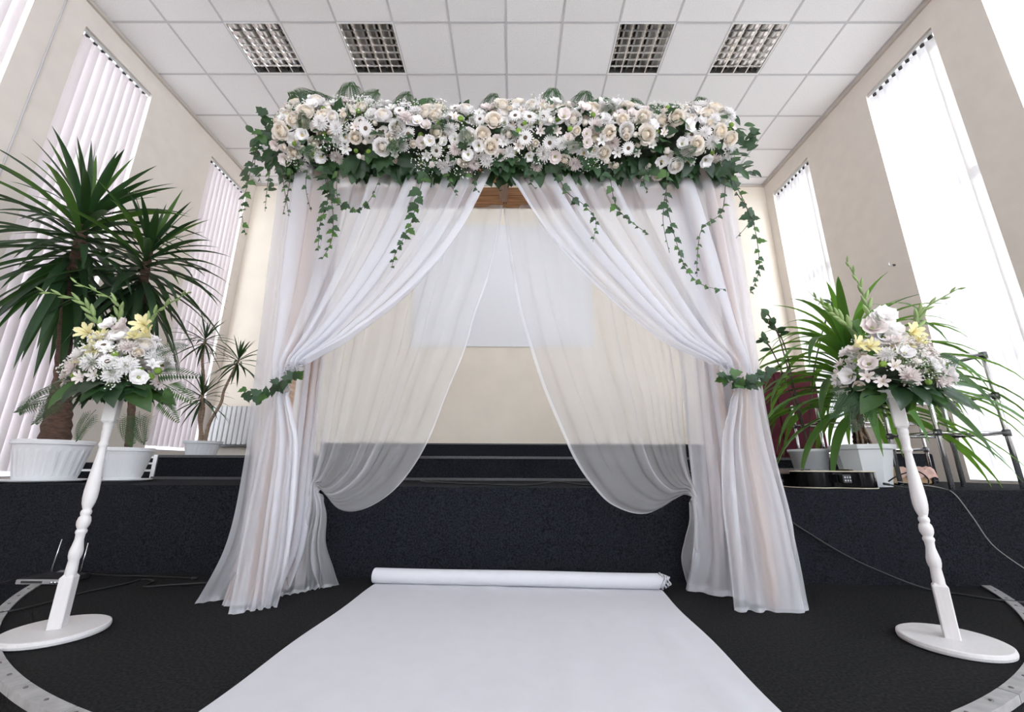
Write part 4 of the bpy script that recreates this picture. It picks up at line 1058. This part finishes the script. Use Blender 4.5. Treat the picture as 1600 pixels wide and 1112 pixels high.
rack('low chrome tube rack behind the arching plant', P(1288, 705, dk2).x, P(1446, 700, dk2).x, dk2, dk2+.3, SZ, P(1288, 625, dk2).z, [P(1400, 702, dk2).z, P(1400, 661, dk2).z], .009)

# burgundy cabinet
d6 = 4.15; a = P(1196, 580, d6); c = P(1298, 712, d6)
t = thing('burgundy_cabinet', ((a.x+c.x)/2, d6+.15, L2Z), 'dark burgundy cabinet behind the arching plant at the right', 'cabinet')
g = MB(); g.box((a.x-.35, d6+.015, L2Z), (c.x, d6+.42, a.z), 0, .006); g.build('body', M['burgundy'], t)
mid = (a.x-.35+c.x)/2
for (x0, x1) in ((a.x-.34, mid-.004), (mid+.004, c.x-.01)):
    g = MB(); g.box((x0, d6, L2Z+.03), (x1, d6+.014, a.z-.02), 0, .004); dr_ = g.build('door', M['burgundy'], t)
    kx = mid + (.03 if x0 >= mid else -.03)
    g = MB(); g.tube([(kx, d6+.001, (L2Z+a.z)/2), (kx, d6-.02, (L2Z+a.z)/2)], .009, 10); g.build('knob', M['chrome'], dr_, True)

# small things on the right of the stage
d7 = 3.30; a = P(1398, 744, d7)
t = thing('cardboard_box', (a.x+.1, d7, SZ), 'open brown cardboard box with pink cloth on the stage behind the right pedestal', 'box')
g = MB(); x0, x1 = P(1392, 740, d7).x, P(1455, 740, d7).x
for (p, q) in (((x0, d7), (x1, d7+.012)), ((x0, d7+.2), (x1, d7+.212)), ((x0, d7), (x0+.012, d7+.212)), ((x1-.012, d7), (x1, d7+.212)), ((x0, d7), (x1, d7+.212))):
    g.box((p[0], p[1], SZ+.001), (q[0], q[1], SZ+.12 if q[1]-p[1] < .1 or q[0]-p[0] < .1 else SZ+.012))
g.build('walls', M['card'], t)
rows = []
for i in range(9):
    row = []
    for j in range(13): row.append((x0+.05+(x1-x0-.02)*j/12, d7-.02+.02*i, SZ+.125+.025*mnoise.noise(Vector((i*.6, j*.7, 0)))-(.07 if i == 0 else 0)))
    rows.append(row)
g = MB(); g.grid(rows); g.build('cloth', M['pinkcloth'], t, True)
d8 = 3.62; a = P(1392, 712, d8); c = P(1466, 740, d8)
t = thing('carpeted_crate', ((a.x+c.x)/2, d8+.1, SZ), 'small dark carpet-covered block behind the cardboard box', 'block')
g = MB(); g.box((a.x, d8, SZ), (c.x, d8+.25, a.z+.02), 0, .01); g.build('block', M['carpet_blue'], t)
g = MB(); g.box((a.x+.01, d8-.003, SZ+.02), (c.x-.01, d8+.001, SZ+.028)); g.build('seam', M['nosing'], t)

# ------------------------------------------------------------------ guitar lying on the stage
def guitar():
    d = 2.57; z0 = SZ+.004; xr = P(1392, 750, d-.05).x; y0 = d
    t = thing('acoustic_guitar', (xr-.25, d, SZ), 'black acoustic guitar lying flat on the stage edge', 'guitar')
    L = .49; th = .098
    def hw(s):                       # half-width along the body, s = 0 at the tail (right)
        return .19*sqrt(max(0, 1-((s-.36)/.36)**2)) if s < .36 else (.19 - .068*sin(pi*.5*min(1, (s-.36)/.25))**1.3 if s < .60 else (.122 + .018*sin(pi*.5*(s-.60)/.16) if s < .76 else .14*sqrt(max(0, 1-((s-.76)/.245)**2))))
    N = 46; out = []
    for i in range(N+1):
        s = i/N; out.append((xr - s*L, hw(s)))
    yc = y0 + .12
    loop = [(x, yc-w_) for x, w_ in out] + [(x, yc+w_) for x, w_ in reversed(out[1:-1])]
    k = len(loop)
    g = MB(); vs = [(x, y, z0+.003) for x, y in loop] + [(x, y, z0+th-.003) for x, y in loop]
    g.add(vs, [(i, (i+1)%k, k+(i+1)%k, k+i) for i in range(k)]); body = g.build('sides', M['black_gloss'], t, True)
    for nm, z, m_ in (('back', z0+.002, 'black_gloss'), ('soundboard', z0+th-.002, 'spruce')):
        g = MB(); vs = [(x, y, z-.002) for x, y in loop] + [(x, y, z+.002) for x, y in loop]
        g.add(vs, [tuple(range(k-1,-1,-1)), tuple(range(k, 2*k))] + [(i, (i+1)%k, k+(i+1)%k, k+i) for i in range(k)]); o = g.build(nm, M[m_], t)
        g = MB(); g.tube([Vector((x, y, z)) + (Vector((x, y, 0))-Vector((xr-L*.4, yc, 0))).normalized()*.001 for x, y in loop + [loop[0]]], .0032, 5, caps=False); g.build('binding', M['binding'], o, True)
    xe = xr - L
    g = MB(); g.box((xe-.42, yc-.027, z0+th-.02), (xe+.02, yc+.027, z0+th+.004), 0, .006); nk = g.build('neck', M['rosewood'], t)
    g = MB(); g.box((xe-.42, yc-.026, z0+th+.004), (xe+.13, yc+.026, z0+th+.010)); fb = g.build('fingerboard', M['rosewood'], t)
    g = MB(); g.box((xe-.60, yc-.036, z0+th-.018), (xe-.42, yc+.036, z0+th-.002), 0, .006); g.build('headstock', M['black_gloss'], t)
    g = MB(); g.box((xr-.16, yc-.075, z0+th), (xr-.13, yc+.075, z0+th+.010), 0, .003); g.build('bridge', M['rosewood'], t)
    for q in range(6):
        y = yc-.022+.0088*q; g = MB(); g.tube([(xr-.145, y, z0+th+.012), (xe-.42, y*.8+yc*.2, z0+th+.014)], .0006, 4); g.build('string', M['chrome'], t)
    g = MB(); g.lathe([(.05, .0022), (.0505, .003), (.038, .003), (.037, .0022)], (xr-.30, yc, z0+th), 32, caps=False); g.build('rosette', M['binding'], t)
    # preamp panel on the waist side
    x0 = xr-.245; w_ = .155
    g = MB(); g.box((x0-.03, yc-w_-.012, z0+.03), (x0+.02, yc-w_+.02, z0+th-.02), 0, .003); pa = g.build('preamp_panel', M['blackp'], t)
    for i in range(2):
        for j in range(3): g = MB(); g.tube([(x0-.02+.015*j, yc-w_-.012, z0+.045+.018*i), (x0-.02+.015*j, yc-w_-.017, z0+.045+.018*i)], .004, 8); g.build('slider_knob', M['silver'], pa)
guitar()

# ------------------------------------------------------------------ receiver, cables
a = FL(22, 914); c = FL(88, 914)
yr = a.y; t = thing('wireless_receiver', ((a.x+c.x)/2, yr, 0), 'silver and black wireless receiver with two aerials on the carpet', 'receiver')
g = MB(); g.box((a.x, yr+.008, .006), (P(128, 900, yr+.1).x, yr+.15, .032), 0, .004); g.build('case', M['blackp'], t)
g = MB(); g.box((a.x, yr, .008), (P(128, 900, yr+.1).x, yr+.0085, .030), 0, .003); fp = g.build('front_panel', M['silver'], t)
g = MB(); g.box((a.x+.03, yr-.001, .013), (a.x+.14, yr+.001, .024)); g.build('display', M['blackp'], fp)
for q in range(3): g = MB(); g.tube([(c.x-.02+.018*q, yr+.001, .018), (c.x-.02+.018*q, yr-.008, .018)], .006, 10); g.build('knob', M['chrome'], fp, True)
for (x, y, p) in ((P(79, 896, yr+.14).x, yr+.14, (97, 842)), (P(124, 900, yr+.14).x, yr+.14, (138, 848))):
    g = MB(); e = P(p[0], p[1], yr+.14); g.tube([(x, y, .03), e], [.004, .0022], 6); g.build('aerial', M['chrome'], t, True)
for q in range(4):
    g = MB(); g.lathe([(.008, 0), (.008, .006)], (a.x+.02+(c.x-a.x-.01)*(q % 2), yr+.03+.11*(q//2), 0), 8); g.build('foot', M['blackp'], t)

def cable(label, pts, m_, r=.004, plug=None):
    t = thing('cable', pts[0], label, 'cable', 'cables')
    g = MB(); g.tube(catmull(pts, 60), r, 6); g.build('cord', M[m_], t, True)
    e = pts[-1]; d = (pts[-1]-pts[-2]).normalized(); g = MB(); g.tube([e, e+d*.03], r*1.8, 8); g.build('plug', M['blackp'], t, True)
z_ = .006
cable('black cable hanging down the dark riser to the right pedestal', [PS(1215, 800, -.02), PS(1262, 832, -.02), PS(1330, 872, -.03), PS(1400, 903, -.05), PZ(1450, 920, z_), PZ(1500, 928, z_), PZ(1560, 937, z_), PZ(1606, 941, z_)], 'cable', .005)
cable('thin grey cable curving down the riser at the far right', [P(1400, 752, 2.56), P(1430, 756, 2.52), P(1470, 762, 2.47), PS(1492, 772, -.02), PS(1520, 808, -.02), PS(1552, 852, -.03), PS(1604, 890, -.05)], 'cable_w', .0025)
cable('black cable looped from the guitar end', [P(1388, 752, 2.60), P(1405, 742, 2.57), P(1432, 736, 2.56), P(1450, 748, 2.56), P(1446, 760, 2.53), P(1420, 762, 2.53), P(1390, 757, 2.56)], 'cable', .004)
cable('black cable lying across the carpet beside the left pedestal', [PZ(-20, 962, z_), PZ(60, 945, z_), PZ(130, 926, z_), PZ(200, 911, z_), PZ(222, 905, z_), PZ(240, 908, z_), PZ(225, 916, z_), PZ(260, 914, z_), PZ(330, 910, z_)], 'cable', .005)
cable('black cable running along the foot of the left riser', [PZ(100, 893, z_), PZ(160, 898, z_), PZ(230, 900, z_), PZ(300, 903, z_)], 'cable', .004)
cable('black cable from the receiver out of frame on the left', [FL(22, 908) + Vector((0, .05, .01)), PZ(-10, 912, z_), PZ(-40, 905, z_)], 'cable', .004)
zs = SZ + .006
cable('black cable snaking over the stage tread seen through the arch', [Vector((-.75, 3.5, zs)), Vector((-.6, 3.2, zs)), Vector((-.35, 2.95, zs)), Vector((-.1, 2.8, zs)), Vector((.15, 2.85, zs)), Vector((.3, 3.0, zs+.012)), Vector((.45, 2.85, zs)), Vector((.55, 2.75, zs)), Vector((.8, 3.0, zs))], 'cable', .006)

# small hook on the right wall pier
h0 = CAM + ray(1398, 414)*((XR-CAM.x)/ray(1398, 414).x)
t = thing('wall_hook', h0, 'tiny metal hook on the right wall between the bright blinds', 'hook')
g = MB(); g.tube([h0, h0+Vector((-.02, 0, 0))], .012, 10); g.build('plate', M['darkjoint'], t, True)
g = MB(); g.tube(catmull([h0+Vector((-.015, 0, 0)), h0+Vector((-.05, 0, -.01)), h0+Vector((-.06, 0, .02)), h0+Vector((-.05, 0, .035))], 12), .005, 6); g.build('hook', M['chrome'], t, True)
